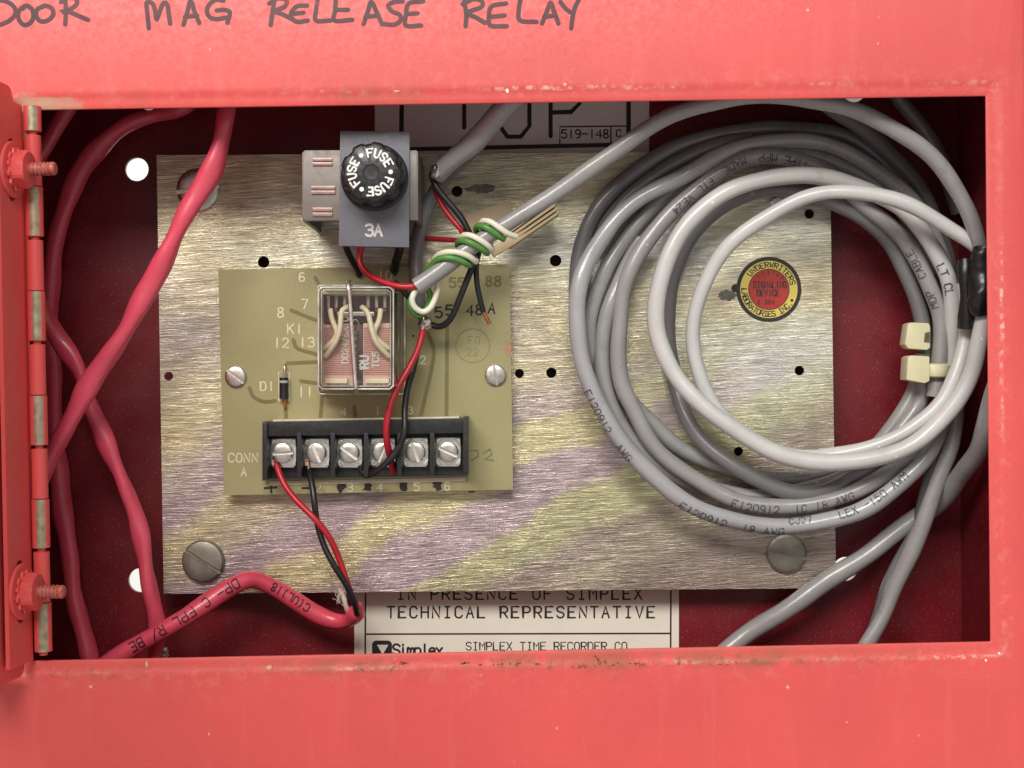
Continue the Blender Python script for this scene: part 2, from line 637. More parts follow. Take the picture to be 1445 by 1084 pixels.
def red_paint(name, wear=True):
    m, nt, b = nodes(name)
    v = coord(nt)
    base = ramp(nt, noise(nt, v, 13, 5, 0.6), [(0.3, tuple(c * 0.87 for c in RED)), (0.7, tuple(min(1, c * 1.08) for c in RED))])
    # soft vertical wipe marks
    wp = noise(nt, coord(nt, scale=(160, 1, 16)), 1.0, 4, 0.6)
    base = mix(nt, ramp(nt, wp, [(0.55, 0.0), (0.75, 0.22)]), base, (0.80, 0.20, 0.17))
    # fine orange peel tint
    fine = noise(nt, v, 1500, 3, 0.7)
    base = mix(nt, ramp(nt, fine, [(0.45, 0.0), (0.75, 0.16)]), base, (0.85, 0.22, 0.18))
    # dust specks
    vor = N(nt, 'ShaderNodeTexVoronoi')
    vor.inputs['Scale'].default_value = 95
    nt.links.new(v, vor.inputs['Vector'])
    sp = ramp(nt, vor.outputs['Distance'], [(0.03, 1.0), (0.055, 0.0)])
    pick = ramp(nt, noise(nt, v, 60, 1), [(0.52, 0.0), (0.56, 1.0)])
    base = mix(nt, math_(nt, 'MULTIPLY', math_(nt, 'MULTIPLY', sp, pick), 0.7), base, (0.8, 0.52, 0.42))
    rough = 0.42
    if wear:
        at = N(nt, 'ShaderNodeAttribute', attribute_name='rim')
        d = at.outputs['Fac']
        at2 = N(nt, 'ShaderNodeAttribute', attribute_name='low')
        low = at2.outputs['Fac']
        n1 = noise(nt, v, 45, 5, 0.65)
        n2 = noise(nt, v, 260, 5, 0.7)
        n3 = noise(nt, v, 600, 4, 0.7)
        # chalky scuffing that hugs the bend, in a ragged band
        dd = math_(nt, 'ADD', d, math_(nt, 'MULTIPLY', math_(nt, 'SUBTRACT', n1, 0.5), 6.0))
        band = ramp(nt, math_(nt, 'DIVIDE', dd, 14.0), [(0.06, 0.0), (0.22, 1.0), (0.34, 0.75), (0.62, 0.0)])
        scuff = math_(nt, 'MULTIPLY', band, ramp(nt, n2, [(0.50, 0.0), (0.72, 0.6)]))
        base = mix(nt, scuff, base, (0.76, 0.26, 0.21))
        # bright chipped line right on the bend
        ln = ramp(nt, math_(nt, 'DIVIDE', math_(nt, 'ADD', d, math_(nt, 'MULTIPLY', math_(nt, 'SUBTRACT', noise(nt, v, 120, 3), 0.5), 2.0)), 8.0),
                  [(0.40, 0.0), (0.46, 1.0), (0.52, 1.0), (0.58, 0.0)])
        chips = math_(nt, 'MULTIPLY', ln, ramp(nt, n3, [(0.46, 0.0), (0.62, 0.8)]))
        chips = math_(nt, 'MULTIPLY', chips, ramp(nt, noise(nt, v, 30, 2), [(0.47, 0.0), (0.62, 0.9)]))
        base = mix(nt, chips, base, (0.82, 0.62, 0.52))
        # rust, along the lower rim most of all
        rband = ramp(nt, math_(nt, 'DIVIDE', d, 9.0), [(0.16, 0.0), (0.34, 1.0), (0.5, 1.0), (0.62, 0.0)])
        rn = ramp(nt, noise(nt, v, 420, 5, 0.75), [(0.52, 0.0), (0.64, 0.85)])
        rn = math_(nt, 'MULTIPLY', rn, ramp(nt, noise(nt, v, 40, 2), [(0.42, 0.0), (0.52, 1.0)]))
        rust = math_(nt, 'MULTIPLY', math_(nt, 'MULTIPLY', rband, rn), low)
        base = mix(nt, rust, base, (0.14, 0.055, 0.03))
        ru2 = math_(nt, 'MULTIPLY', math_(nt, 'MULTIPLY', rband, ramp(nt, noise(nt, v, 500, 5, 0.75), [(0.54, 0.0), (0.64, 0.55)])), low)
        base = mix(nt, ru2, base, (0.56, 0.24, 0.10))
        grime = math_(nt, 'MULTIPLY', ramp(nt, math_(nt, 'DIVIDE', dd, 12.0), [(0.0, 0.6), (0.3, 1.0), (0.55, 0.0)]), math_(nt, 'MULTIPLY', low, ramp(nt, noise(nt, v, 75, 5, 0.7), [(0.40, 0.0), (0.60, 0.8)])))
        base = mix(nt, grime, base, (0.38, 0.11, 0.06))
        # paint rubbed through to tan primer near the upper hinge end
        at3 = N(nt, 'ShaderNodeAttribute', attribute_name='bare')
        br = math_(nt, 'ADD', at3.outputs['Fac'], math_(nt, 'MULTIPLY', math_(nt, 'SUBTRACT', n2, 0.5), 0.9))
        base = mix(nt, ramp(nt, br, [(0.42, 0.0), (0.75, 0.85)]), base, (0.5, 0.33, 0.22))
    nt.links.new(base, b.inputs['Base Color'])
    r = ramp(nt, noise(nt, v, 700, 3), [(0.3, rough - 0.05), (0.7, rough + 0.12)])
    nt.links.new(r, b.inputs['Roughness'])
    bump(nt, b, noise(nt, v, 900, 4, 0.6), 0.22, 0.00012)
    return m


def plate_metal():
    m, nt, b = nodes('brushed_chromate_steel')
    v = coord(nt)
    sep = N(nt, 'ShaderNodeSeparateXYZ')
    nt.links.new(v, sep.inputs[0])
    k = 1.0 / (S(11) * MM)
    wob = math_(nt, 'MULTIPLY', math_(nt, 'SUBTRACT', noise(nt, v, 26, 3, 0.5), 0.5), 150.0)
    x = math_(nt, 'MULTIPLY_ADD', sep.outputs['X'], k, 122.0)                 # along the plate, from its middle
    y = math_(nt, 'MULTIPLY_ADD', math_(nt, 'SUBTRACT', ZC, sep.outputs['Z']), k, 542.0)
    q = math_(nt, 'ADD', math_(nt, 'MULTIPLY_ADD', x, 0.55, y), wob)
    qn = math_(nt, 'DIVIDE', math_(nt, 'SUBTRACT', q, 300.0), 700.0, clamp=True)
    yel, pur, gry = (0.66, 0.58, 0.34), (0.50, 0.39, 0.42), (0.63, 0.60, 0.50)
    brn = (0.36, 0.285, 0.245)
    band = ramp(nt, qn, [(0.0, gry), (0.15, yel), (0.23, (0.55, 0.47, 0.42)), (0.31, pur), (0.36, yel), (0.45, (0.58, 0.48, 0.36)), (0.50, pur), (0.545, (0.50, 0.38, 0.40)),
                         (0.57, yel), (0.625, yel), (0.65, pur), (0.72, pur), (0.745, (0.56, 0.52, 0.31)), (0.81, (0.53, 0.51, 0.30)), (0.86, brn), (0.93, (0.50, 0.44, 0.32)), (1.0, brn)])
    up = ramp(nt, math_(nt, 'ADD', noise(nt, coord(nt, scale=(14, 1, 30), rot=(0, math.radians(20), 0)), 1.0, 3, 0.5), math_(nt, 'MULTIPLY', sep.outputs['X'], 0.9)),
              [(0.30, (0.53, 0.475, 0.425)), (0.44, (0.60, 0.53, 0.36)), (0.56, (0.62, 0.59, 0.45)), (0.70, (0.70, 0.71, 0.68))])
    msk = ramp(nt, math_(nt, 'DIVIDE', math_(nt, 'ADD', y, wob), 1000.0), [(0.47, 0.0), (0.63, 0.9)])
    col = mix(nt, msk, up, band)
    # brushing: long strokes, drifting a few degrees, with finer hair lines inside
    drift = N(nt, 'ShaderNodeVectorMath', operation='MULTIPLY_ADD')
    nz = N(nt, 'ShaderNodeTexNoise')
    nz.inputs['Scale'].default_value = 14
    nt.links.new(v, nz.inputs['Vector'])
    nt.links.new(nz.outputs['Color'], drift.inputs[0])
    drift.inputs[1].default_value = (0, 0, 0.0025)
    nt.links.new(v, drift.inputs[2])

    def strokes(sx, sz, deg, det, rg):
        mp = N(nt, 'ShaderNodeMapping')
        mp.inputs['Rotation'].default_value = (0, math.radians(deg), 0)
        nt.links.new(drift.outputs[0], mp.inputs['Vector'])
        m2 = N(nt, 'ShaderNodeMapping')
        m2.inputs['Scale'].default_value = (sx, 1, sz)
        nt.links.new(mp.outputs['Vector'], m2.inputs['Vector'])
        return noise(nt, m2.outputs['Vector'], 1.0, det, rg)
    br = strokes(80, 1500, 3.2, 5, 0.68)
    br2 = strokes(170, 3900, 2.0, 3, 0.6)
    br3 = strokes(50, 620, 4.6, 3, 0.6)
    s = math_(nt, 'ADD', math_(nt, 'MULTIPLY', br, 0.45), math_(nt, 'ADD', math_(nt, 'MULTIPLY', br2, 0.38), math_(nt, 'MULTIPLY', br3, 0.17)))
    streak = ramp(nt, s, [(0.38, 0.34), (0.46, 0.68), (0.53, 0.92), (0.57, 1.15), (0.62, 1.7)])  # brush grain, with highlight flecks put into the brightest stops
    # strength of the brushing comes and goes
    amt = ramp(nt, noise(nt, v, 22, 2), [(0.32, 0.45), (0.6, 1.0)])
    col = mix(nt, amt, col, mix(nt, 1.0, col, streak, 'MULTIPLY'))
    gr = ramp(nt, noise(nt, v, 60, 5, 0.65), [(0.33, 0.80), (0.58, 1.05)])
    col = mix(nt, 1.0, col, gr, 'MULTIPLY')
    vo = N(nt, 'ShaderNodeTexVoronoi')
    vo.inputs['Scale'].default_value = 62
    nt.links.new(v, vo.inputs['Vector'])
    sp = ramp(nt, math_(nt, 'ADD', vo.outputs['Distance'], math_(nt, 'MULTIPLY', noise(nt, v, 900, 3), 0.08)), [(0.07, 1.0), (0.10, 0.0)])
    sp = math_(nt, 'MULTIPLY', sp, ramp(nt, noise(nt, v, 37, 1), [(0.50, 0.0), (0.53, 0.85)]))
    col = mix(nt, sp, col, (0.05, 0.045, 0.035))
    nt.links.new(col, b.inputs['Base Color'])
    b.inputs['Metallic'].default_value = 0.84
    rg = math_(nt, 'ADD', ramp(nt, br, [(0.3, 0.44), (0.7, 0.24)]), ramp(nt, noise(nt, v, 90, 5, 0.7), [(0.45, 0.0), (0.7, 0.16)]))
    nt.links.new(rg, b.inputs['Roughness'])
    bump(nt, b, s, 0.95, 0.00032)
    return m


def board_mat():
    m, nt, b = nodes('fibreglass_board')
    v = coord(nt)
    c = ramp(nt, noise(nt, v, 26, 3), [(0.3, (0.27, 0.24, 0.11)), (0.7, (0.37, 0.335, 0.165))])
    weave = noise(nt, coord(nt, scale=(1400, 1, 1400)), 1.0, 2)
    c = mix(nt, ramp(nt, weave, [(0.4, 0.0), (0.7, 0.25)]), c, (0.42, 0.39, 0.21))
    nt.links.new(c, b.inputs['Base Color'])
    b.inputs['Roughness'].default_value = 0.4
    bump(nt, b, weave, 0.06, 0.0001)
    return m


def cable_mat(name, col, dark, rough=0.38):
    m, nt, b = nodes(name)
    v = coord(nt)
    c = ramp(nt, noise(nt, v, 55, 4, 0.6), [(0.3, tuple(k * 0.88 for k in col)), (0.7, tuple(min(1, k * 1.07) for k in col))])
    sm = ramp(nt, noise(nt, v, 210, 5, 0.7), [(0.58, 0.0), (0.76, 0.5)])
    c = mix(nt, sm, c, dark)
    vo = N(nt, 'ShaderNodeTexVoronoi')
    vo.inputs['Scale'].default_value = 160
    nt.links.new(v, vo.inputs['Vector'])
    sp = math_(nt, 'MULTIPLY', ramp(nt, vo.outputs['Distance'], [(0.05, 1.0), (0.09, 0.0)]), ramp(nt, noise(nt, v, 50, 1), [(0.53, 0.0), (0.58, 0.8)]))
    c = mix(nt, sp, c, tuple(min(1, k * 1.7 + 0.05) for k in col))
    nt.links.new(c, b.inputs['Base Color'])
    r = ramp(nt, noise(nt, v, 330, 4), [(0.3, rough - 0.06), (0.7, rough + 0.14)])
    nt.links.new(r, b.inputs['Roughness'])
    b.inputs['Coat Weight'].default_value = 0.35
    b.inputs['Coat Roughness'].default_value = 0.16
    bump(nt, b, noise(nt, v, 330, 5, 0.6), 0.3, 0.0003)
    return m


def clear_plastic():
    m, nt, b = nodes('clear_plastic')
    nt.nodes.remove(b)
    out = nt.nodes['Material Output']
    tr = N(nt, 'ShaderNodeBsdfTransparent')
    tr.inputs[0].default_value = (0.985, 0.985, 0.97, 1)
    gl = N(nt, 'ShaderNodeBsdfGlossy')
    gl.inputs['Roughness'].default_value = 0.05
    fr = N(nt, 'ShaderNodeFresnel')
    fr.inputs['IOR'].default_value = 1.5
    v = coord(nt)
    bp = N(nt, 'ShaderNodeBump')
    bp.inputs['Strength'].default_value = 0.15
    bp.inputs['Distance'].default_value = 0.0003
    nt.links.new(noise(nt, v, 160, 2), bp.inputs['Height'])
    nt.links.new(bp.outputs[0], gl.inputs['Normal'])
    nt.links.new(bp.outputs[0], fr.inputs['Normal'])
    ms = N(nt, 'ShaderNodeMixShader')
    nt.links.new(fr.outputs[0], ms.inputs[0])
    nt.links.new(tr.outputs[0], ms.inputs[1])
    nt.links.new(gl.outputs[0], ms.inputs[2])
    nt.links.new(ms.outputs[0], out.inputs[0])
    return m


def knuckle_mat():
    """red paint worn to steel along the outer side of the barrel"""
    m, nt, b = nodes('worn_hinge_paint')
    v = coord(nt)
    at = N(nt, 'ShaderNodeAttribute', attribute_name='worn')
    f = math_(nt, 'ADD', at.outputs['Fac'], math_(nt, 'MULTIPLY', math_(nt, 'SUBTRACT', noise(nt, v, 420, 4, 0.6), 0.5), 0.55))
    k = ramp(nt, f, [(0.5, 0.0), (0.62, 1.0)])
    steel = ramp(nt, noise(nt, v, 500, 4), [(0.3, (0.30, 0.24, 0.15)), (0.7, (0.52, 0.45, 0.33))])
    c = mix(nt, k, RED, steel)
    nt.links.new(c, b.inputs['Base Color'])
    nt.links.new(math_(nt, 'MULTIPLY', k, 0.55), b.inputs['Metallic'])
    b.inputs['Roughness'].default_value = 0.42
    bump(nt, b, noise(nt, v, 900, 3), 0.15, 0.0001)
    return m


M = {
    'red_face': red_paint('red_paint_worn', True),
    'red': red_paint('red_paint', False),
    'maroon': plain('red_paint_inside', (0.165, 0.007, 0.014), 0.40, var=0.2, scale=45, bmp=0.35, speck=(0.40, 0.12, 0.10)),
    'knuckle': knuckle_mat(),
    'plate': plate_metal(),
    'board': board_mat(),
    'white_wall': plain('white_wall_paint', (0.88, 0.88, 0.86), 0.7, var=0.02, scale=20),
    'shelf': plain('shelf_laminate', (0.55, 0.53, 0.5), 0.5, var=0.05, scale=30),
    'paper': plain('cream_paper', (0.80, 0.76, 0.65), 0.6, var=0.04, scale=120, bmp=0.1),
    'paper_grey': plain('grey_white_paper', (0.82, 0.77, 0.73), 0.55, var=0.04, scale=120, bmp=0.1),
    'ink': plain('black_ink', (0.018, 0.014, 0.016), 0.5, var=0.3, scale=700, bmp=0),
    'marker': worn_ink('marker_ink', (0.045, 0.012, 0.018), (0.12, 0.025, 0.032), 0.16, 0.46, 260, 0.42),
    'slot_shade': plain('painted_slot_shade', (0.10, 0.09, 0.05), 0.5, var=0.4, scale=900, bmp=0),
    'faint': plain('faint_pen', (0.19, 0.17, 0.075), 0.5, var=0.3, scale=900, bmp=0),
    'trace': plain('buried_copper_trace', (0.185, 0.155, 0.06), 0.42, var=0.15, scale=300, bmp=0.05),
    'silk': plain('silkscreen_cream', (0.68, 0.64, 0.46), 0.55, var=0.15, scale=800, bmp=0),
    'white': plain('white_print', (0.82, 0.82, 0.8), 0.5, var=0.05, scale=400, bmp=0),
    'cable_ink': worn_ink('cable_print', (0.04, 0.04, 0.06), (0.09, 0.09, 0.13), 0.34, 0.52, 900),
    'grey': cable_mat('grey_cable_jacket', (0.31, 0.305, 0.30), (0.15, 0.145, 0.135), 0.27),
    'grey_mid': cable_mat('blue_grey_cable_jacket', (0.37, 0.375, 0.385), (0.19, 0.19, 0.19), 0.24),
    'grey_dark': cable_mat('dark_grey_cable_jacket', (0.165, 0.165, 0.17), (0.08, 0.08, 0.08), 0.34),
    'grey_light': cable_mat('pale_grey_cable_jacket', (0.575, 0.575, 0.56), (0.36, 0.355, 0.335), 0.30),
    'red_cable': cable_mat('red_cable_jacket', (0.70, 0.075, 0.125), (0.42, 0.035, 0.07), 0.34),
    'wire_red': plain('red_wire', (0.46, 0.018, 0.03), 0.35, var=0.12, scale=200, bmp=0.08),
    'wire_black': plain('black_wire', (0.016, 0.016, 0.017), 0.38, var=0.2, scale=200, bmp=0.08),
    'wire_green': plain('green_wire', (0.09, 0.27, 0.055), 0.35, var=0.12, scale=200, bmp=0.08),
    'wire_white': plain('white_wire', (0.80, 0.77, 0.64), 0.35, var=0.06, scale=200, bmp=0.08),
    'copper': plain('bare_copper', (0.62, 0.26, 0.10), 0.35, 0.9, var=0.25, scale=500),
    'solder': plain('solder', (0.72, 0.72, 0.70), 0.2, 1.0, var=0.2, scale=500, bmp=0.5),
    'steel': plain('screw_steel', (0.60, 0.57, 0.52), 0.34, 0.95, var=0.15, scale=350, bmp=0.07),
    'zinc': plain('dull_zinc', (0.29, 0.27, 0.225), 0.45, 0.8, var=0.15, scale=300, bmp=0.10),
    'tin': plain('tinned_plate', (0.80, 0.77, 0.72), 0.28, 0.9, var=0.1, scale=400, bmp=0.06),
    'bright': plain('slot_glint', (0.90, 0.87, 0.78), 0.45, 0.6, var=0.08, scale=400, bmp=0.05),  # paler slot floor, caught light put into the colour
    'bracket': plain('fuse_bracket_steel', (0.19, 0.168, 0.155), 0.45, 0.4, var=0.1, scale=160, bmp=0.2),
    'rib': plain('polished_rib', (0.36, 0.24, 0.21), 0.35, 0.5, var=0.2, scale=400, bmp=0.1),
    'grey_plastic': plain('grey_face_plate', (0.135, 0.14, 0.165), 0.42, var=0.1, scale=500, bmp=0.15),
    'bakelite': plain('black_moulding', (0.017, 0.017, 0.019), 0.36, var=0.25, scale=300, bmp=0.2, speck=(0.05, 0.05, 0.05)),
    'legend': plain('grey_legend', (0.55, 0.55, 0.55), 0.5, var=0.15, scale=600, bmp=0),
    'clear': clear_plastic(),
    'socket': plain('relay_socket', (0.36, 0.31, 0.20), 0.4, var=0.15, scale=200),
    'edge': plain('clear_edge_highlight', (0.55, 0.55, 0.48), 0.10, 0.0, var=0.7, scale=130, bmp=0.0, spec=0.9),  # highlight of the clear edges put into a pale colour
    'relay_pink': plain('relay_copper_plate', (0.88, 0.58, 0.52), 0.35, 0.0, var=0.15, scale=180, bmp=0.1),
    'winding': plain('coil_winding', (0.66, 0.36, 0.30), 0.35, 0.2, var=0.15, scale=300, bmp=0.05),
    'relay_dark': plain('relay_dark_moulding', (0.24, 0.16, 0.17), 0.4, var=0.2, scale=200, bmp=0.1),
    'relay_wire': plain('relay_cream_lead', (0.95, 0.86, 0.62), 0.4, var=0.08, scale=300, bmp=0.1),
    'tan': plain('tan_plastic', (0.44, 0.34, 0.19), 0.45, var=0.12, scale=150, bmp=0.2),
    'tie': plain('nylon_tie', (0.68, 0.65, 0.42), 0.4, var=0.06, scale=300, bmp=0.1),
    'tape': plain('black_tape', (0.014, 0.014, 0.015), 0.3, var=0.2, scale=160, bmp=0.5),
    'yellow': plain('yellow_print', (0.66, 0.54, 0.12), 0.42, var=0.06, scale=300, bmp=0.05),
    'label_red': plain('red_print', (0.42, 0.03, 0.02), 0.42, var=0.08, scale=300, bmp=0.05),
    'pink_mark': plain('red_stamp', (0.42, 0.20, 0.11), 0.5, var=0.2, scale=600, bmp=0),
    'fibre': plain('shield_fibre', (0.62, 0.55, 0.47), 0.6, var=0.2, scale=500),
    'smudge': plain('scuffed_bare_patch', (0.15, 0.135, 0.12), 0.5, 0.5, var=0.5, scale=500, bmp=0.4),
    'stud': plain('worn_painted_thread', (0.46, 0.13, 0.10), 0.4, 0.15, var=0.4, scale=700, bmp=0.2),
    'primer': plain('bared_primer', (0.66, 0.36, 0.26), 0.6, var=0.3, scale=900, bmp=0.3),
    'rust': plain('rust_spot', (0.22, 0.075, 0.04), 0.7, var=0.6, scale=1200, bmp=0.5),
    'diode_band': plain('diode_band', (0.4, 0.4, 0.42), 0.4, var=0.05),
}

# ================================================================ the setting
FH = 58.0                                   # front face of the box over its back panel


def slab(name, x0, x1, y0, y1, z0, z1, mat):
    v = [(x, y, z) for x in (x0, x1) for y in (y0, y1) for z in (z0, z1)]
    f = [(0, 1, 3, 2), (4, 6, 7, 5), (0, 4, 5, 1), (2, 3, 7, 6), (0, 2, 6, 4), (1, 5, 7, 3)]
    return tag(make(name, v, f, mat), kind='structure')


slab('wall', -2.2, 2.2, 0.62, 0.64, -0.8, 1.8, M['white_wall'])
slab('shelf', -0.24, 0.24, -0.13, 0.03, -0.018, 0.0, M['shelf'])

# ================================================================ enclosure
enc = thing('enclosure', 'red painted steel relay box with marker writing over its open front', 'electrical box')
XR, XL, ZT, ZB = 138.9, -153.0, 132.0, -ZC / MM       # outer box, mm about the optical axis


def W(x, h, z):
    return Vector((x * MM, -h * MM, ZC + z * MM))


# front face: loops from the back of the sheet round the opening edge and out over the bend
OPEN = [(40, 156), (1390, 136), (1397, 905), (46, 932)]
DIRS = [(-1, -1), (1, -1), (1, 1), (-1, 1)]


def open_loop(d, rc, h, ne=60, nc=6):
    """rounded quad around the opening, d mm outside its edge"""
    k = d / S(FH)
    c = [Vector((x + sx * k, y + sy * k)) for (x, y), (sx, sy) in zip(OPEN, DIRS)]
    r = max(0.01, rc / S(FH))
    pts = []
    for i in range(4):
        a, b, p = c[i], c[(i + 1) % 4], c[(i - 1) % 4]
        dp, dn = (p - a).normalized(), (b - a).normalized()
        o = a + dp * r + dn * r
        for j in range(nc + 1):
            t = j / nc * math.pi / 2
            pts.append(o - dp * r * math.sin(t) - dn * r * math.cos(t))
        s, e = a + dn * r, b - dn * r
        for j in range(1, ne):
            pts.append(s.lerp(e, j / ne))
    return [P(q.x, q.y, h) for q in pts], pts


def outer_loop(h, inset, ne=60, nc=6):
    x0, x1, z0, z1 = XL + inset, XR - inset, ZB + inset, ZT - inset
    c = [(x0, z1), (x1, z1), (x1, z0), (x0, z0)]
    pts = []
    for i in range(4):
        a, b = c[i], c[(i + 1) % 4]
        for j in range(nc + 1):
            pts.append(a)
        for j in range(1, ne):
            t = j / ne
            pts.append((a[0] + (b[0] - a[0]) * t, a[1] + (b[1] - a[1]) * t))
    # nudge repeated corner points apart along the edges
    return [W(x, h, z) for x, z in pts]


rows = []
rim_v = []
spec = [(12.0, 3.0, FH - 1.9), (0.25, 0.3, FH - 1.9), (0.0, 0.25, FH - 1.6), (0.0, 0.25, FH - 1.0), (0.15, 0.3, FH - 0.62), (0.4, 0.4, FH - 0.52), (1.6, 0.9, FH - 0.47),
        (2.4, 1.6, FH - 0.42), (3.0, 2.2, FH - 0.34), (3.6, 2.8, FH - 0.2), (4.2, 3.2, FH - 0.06), (4.9, 3.6, FH), (5.6, 4.2, FH), (6.2, 4.6, FH)]
loops, rims = [], []
for d, rc, h in spec:
    w3, _ = open_loop(d, rc, h)
    loops.append(w3)
    rims += [max(0, d)] * len(w3)
px_ref = open_loop(3.0, 2, FH)[1]
for h, ins, rv in ((FH, 1.2, 30.0), (FH - 0.35, 0.35, 30.0), (FH - 1.2, 0.0, 30.0)):
    lp = outer_loop(h, ins)
    loops.append(lp)
    rims += [rv] * len(lp)
nl = len(loops[0])
verts = [v for lp in loops for v in lp]
faces = []
for j in range(len(loops) - 1):
    for i in range(nl):
        a, b = j * nl + i, j * nl + (i + 1) % nl
        faces.append((a, b, b + nl, a + nl))
face = make('front_face', verts, faces, M['red_face'], enc, True, 60)
me = face.data
at_r = me.attributes.new('rim', 'FLOAT', 'POINT')
at_l = me.attributes.new('low', 'FLOAT', 'POINT')
at_b = me.attributes.new('bare', 'FLOAT', 'POINT')
for i in range(len(me.vertices)):
    k = i % nl
    q = px_ref[k]
    at_r.data[i].value = rims[i]
    lowv = 0.0
    if q.y > 850 and q.x > 60:
        lowv = 1.0 if 430 < q.x < 1130 else 0.45 if q.x < 1300 else 0.1
    elif q.y < 200:
        lowv = 0.6 if 480 < q.x < 580 or 150 < q.x < 200 else 0.03
    at_l.data[i].value = lowv
    bare = 0.0
    if q.y < 200:
        bare = max(0.0, 1.0 - max(0, (q.x - 60)) / 110.0) * (0.95 if rims[i] < 3.3 else 0.5 if rims[i] < 5 else 0.0)
    at_b.data[i].value = bare

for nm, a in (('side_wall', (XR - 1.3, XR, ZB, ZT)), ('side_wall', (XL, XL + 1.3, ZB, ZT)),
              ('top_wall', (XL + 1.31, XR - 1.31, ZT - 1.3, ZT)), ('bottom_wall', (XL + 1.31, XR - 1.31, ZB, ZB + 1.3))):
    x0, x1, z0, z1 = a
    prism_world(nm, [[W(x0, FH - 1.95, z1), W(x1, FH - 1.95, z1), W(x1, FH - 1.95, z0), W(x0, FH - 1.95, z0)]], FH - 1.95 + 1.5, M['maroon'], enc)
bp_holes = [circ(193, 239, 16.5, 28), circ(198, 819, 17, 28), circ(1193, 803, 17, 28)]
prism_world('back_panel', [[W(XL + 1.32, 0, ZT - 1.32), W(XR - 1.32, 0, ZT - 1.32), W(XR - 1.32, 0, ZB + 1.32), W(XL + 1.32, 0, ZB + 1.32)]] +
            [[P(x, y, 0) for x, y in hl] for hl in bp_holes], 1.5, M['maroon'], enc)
# pale rivet heads that peek out under the upper lip
for px, py, r in ((210, 144.5, 2.2), (1205, 127, 3.3)):
    lathe('rivet', P(px, py, FH - 2.6), FRONT, [(r, 0), (r, 0.25), (r * 0.75, 0.6), (r * 0.3, 0.68)], M['white'], enc, 20)
# small screw tip standing up behind the lower lip
lathe('screw_tip', P(232, 924, 20), (0, 0, 1), [(1.2, -3), (1.2, -0.4), (1.45, -0.3), (1.45, 0.1), (1.2, 0.2), (1.2, 0.9), (1.4, 1.0), (1.4, 1.3), (1.1, 1.5), (1.0, 2.2)], M['steel'], enc, 16)

# handwriting in marker on the face
HAND = [
    [(-12, -4), (-10, 36)], [(-14, 2), (4, 1), (17, 7), (22, 16), (18, 25), (6, 33), (-12, 37)],
    [(34, 9), (27, 15), (26, 26), (33, 35), (42, 33), (47, 24), (45, 13), (37, 8), (32, 12)],
    [(62, 9), (53, 13), (51, 22), (57, 30), (67, 29), (75, 21), (73, 12), (64, 8), (58, 10)],
    [(91, -4), (93, 14), (92, 34)], [(86, 3), (96, -3), (107, -2), (108, 6), (99, 13), (88, 17), (98, 17), (112, 23), (124, 28)],
    [(210, 40), (208, 20), (207, 4), (215, 5), (219, 16), (221, 27), (226, 14), (231, 4), (236, 7), (238, 20), (240, 33)],
    [(259, 35), (264, 18), (269, 2), (275, 18), (281, 32)], [(261, 24), (278, 22)],
    [(315, 1), (304, 0), (295, 7), (292, 17), (297, 25), (307, 27), (318, 25)], [(306, 15), (316, 14), (324, 17), (323, 25), (321, 32)],
    [(388, -4), (385, 14), (382, 35)], [(380, 5), (392, -2), (404, 0), (402, 9), (388, 16), (398, 20), (412, 27)],
    [(433, 8), (419, 9), (411, 18), (412, 26), (420, 31), (434, 29)], [(412, 20), (428, 18)],
    [(449, -5), (446, 14), (446, 29), (466, 29)],
    [(474, -4), (473, 14), (472, 29), (497, 28)], [(474, 14), (491, 14)],
    [(513, 34), (519, 17), (524, 3), (531, 16), (539, 34)], [(516, 24), (534, 22)],
    [(568, 2), (556, 3), (548, 8), (553, 16), (564, 21), (565, 29), (556, 35), (542, 34)],
    [(597, 2), (577, 5), (573, 20), (573, 36), (594, 36)], [(574, 20), (589, 19)],
    [(655, 3), (658, 20), (657, 37)], [(653, 6), (668, -1), (680, 2), (679, 10), (660, 18), (672, 25), (684, 32)],
    [(714, 5), (694, 9), (690, 22), (692, 36), (715, 37)], [(692, 24), (712, 22)],
    [(735, -3), (732, 14), (734, 29), (757, 31)],
    [(765, 33), (771, 18), (777, 4), (782, 17), (788, 33)], [(768, 24), (784, 22)],
    [(791, 3), (797, 11), (804, 17)], [(818, -3), (811, 12), (808, 25), (806, 40)],
]


def curvy(st):
    if len(st) < 3:
        return st
    q = spline([Vector((x, y, 0)) for x, y in st], 2.0)
    return [(v.x, v.y) for v in q]


px_strokes('marker_writing', [curvy(s) for s in HAND], 6.4, FH + 0.03, M['marker'], enc)

# single chips, bare spots and rust marks in the paint
chip_rnd = random.Random(11)


def chip(cx, cy, rx, ry, h, mat, n=11):
    pts = [(cx + rx * chip_rnd.uniform(0.6, 1.25) * math.cos(2 * math.pi * i / n), cy + ry * chip_rnd.uniform(0.6, 1.25) * math.sin(2 * math.pi * i / n)) for i in range(n)]
    return prism('paint_chip', pts, h - 0.3, h, mat, enc)


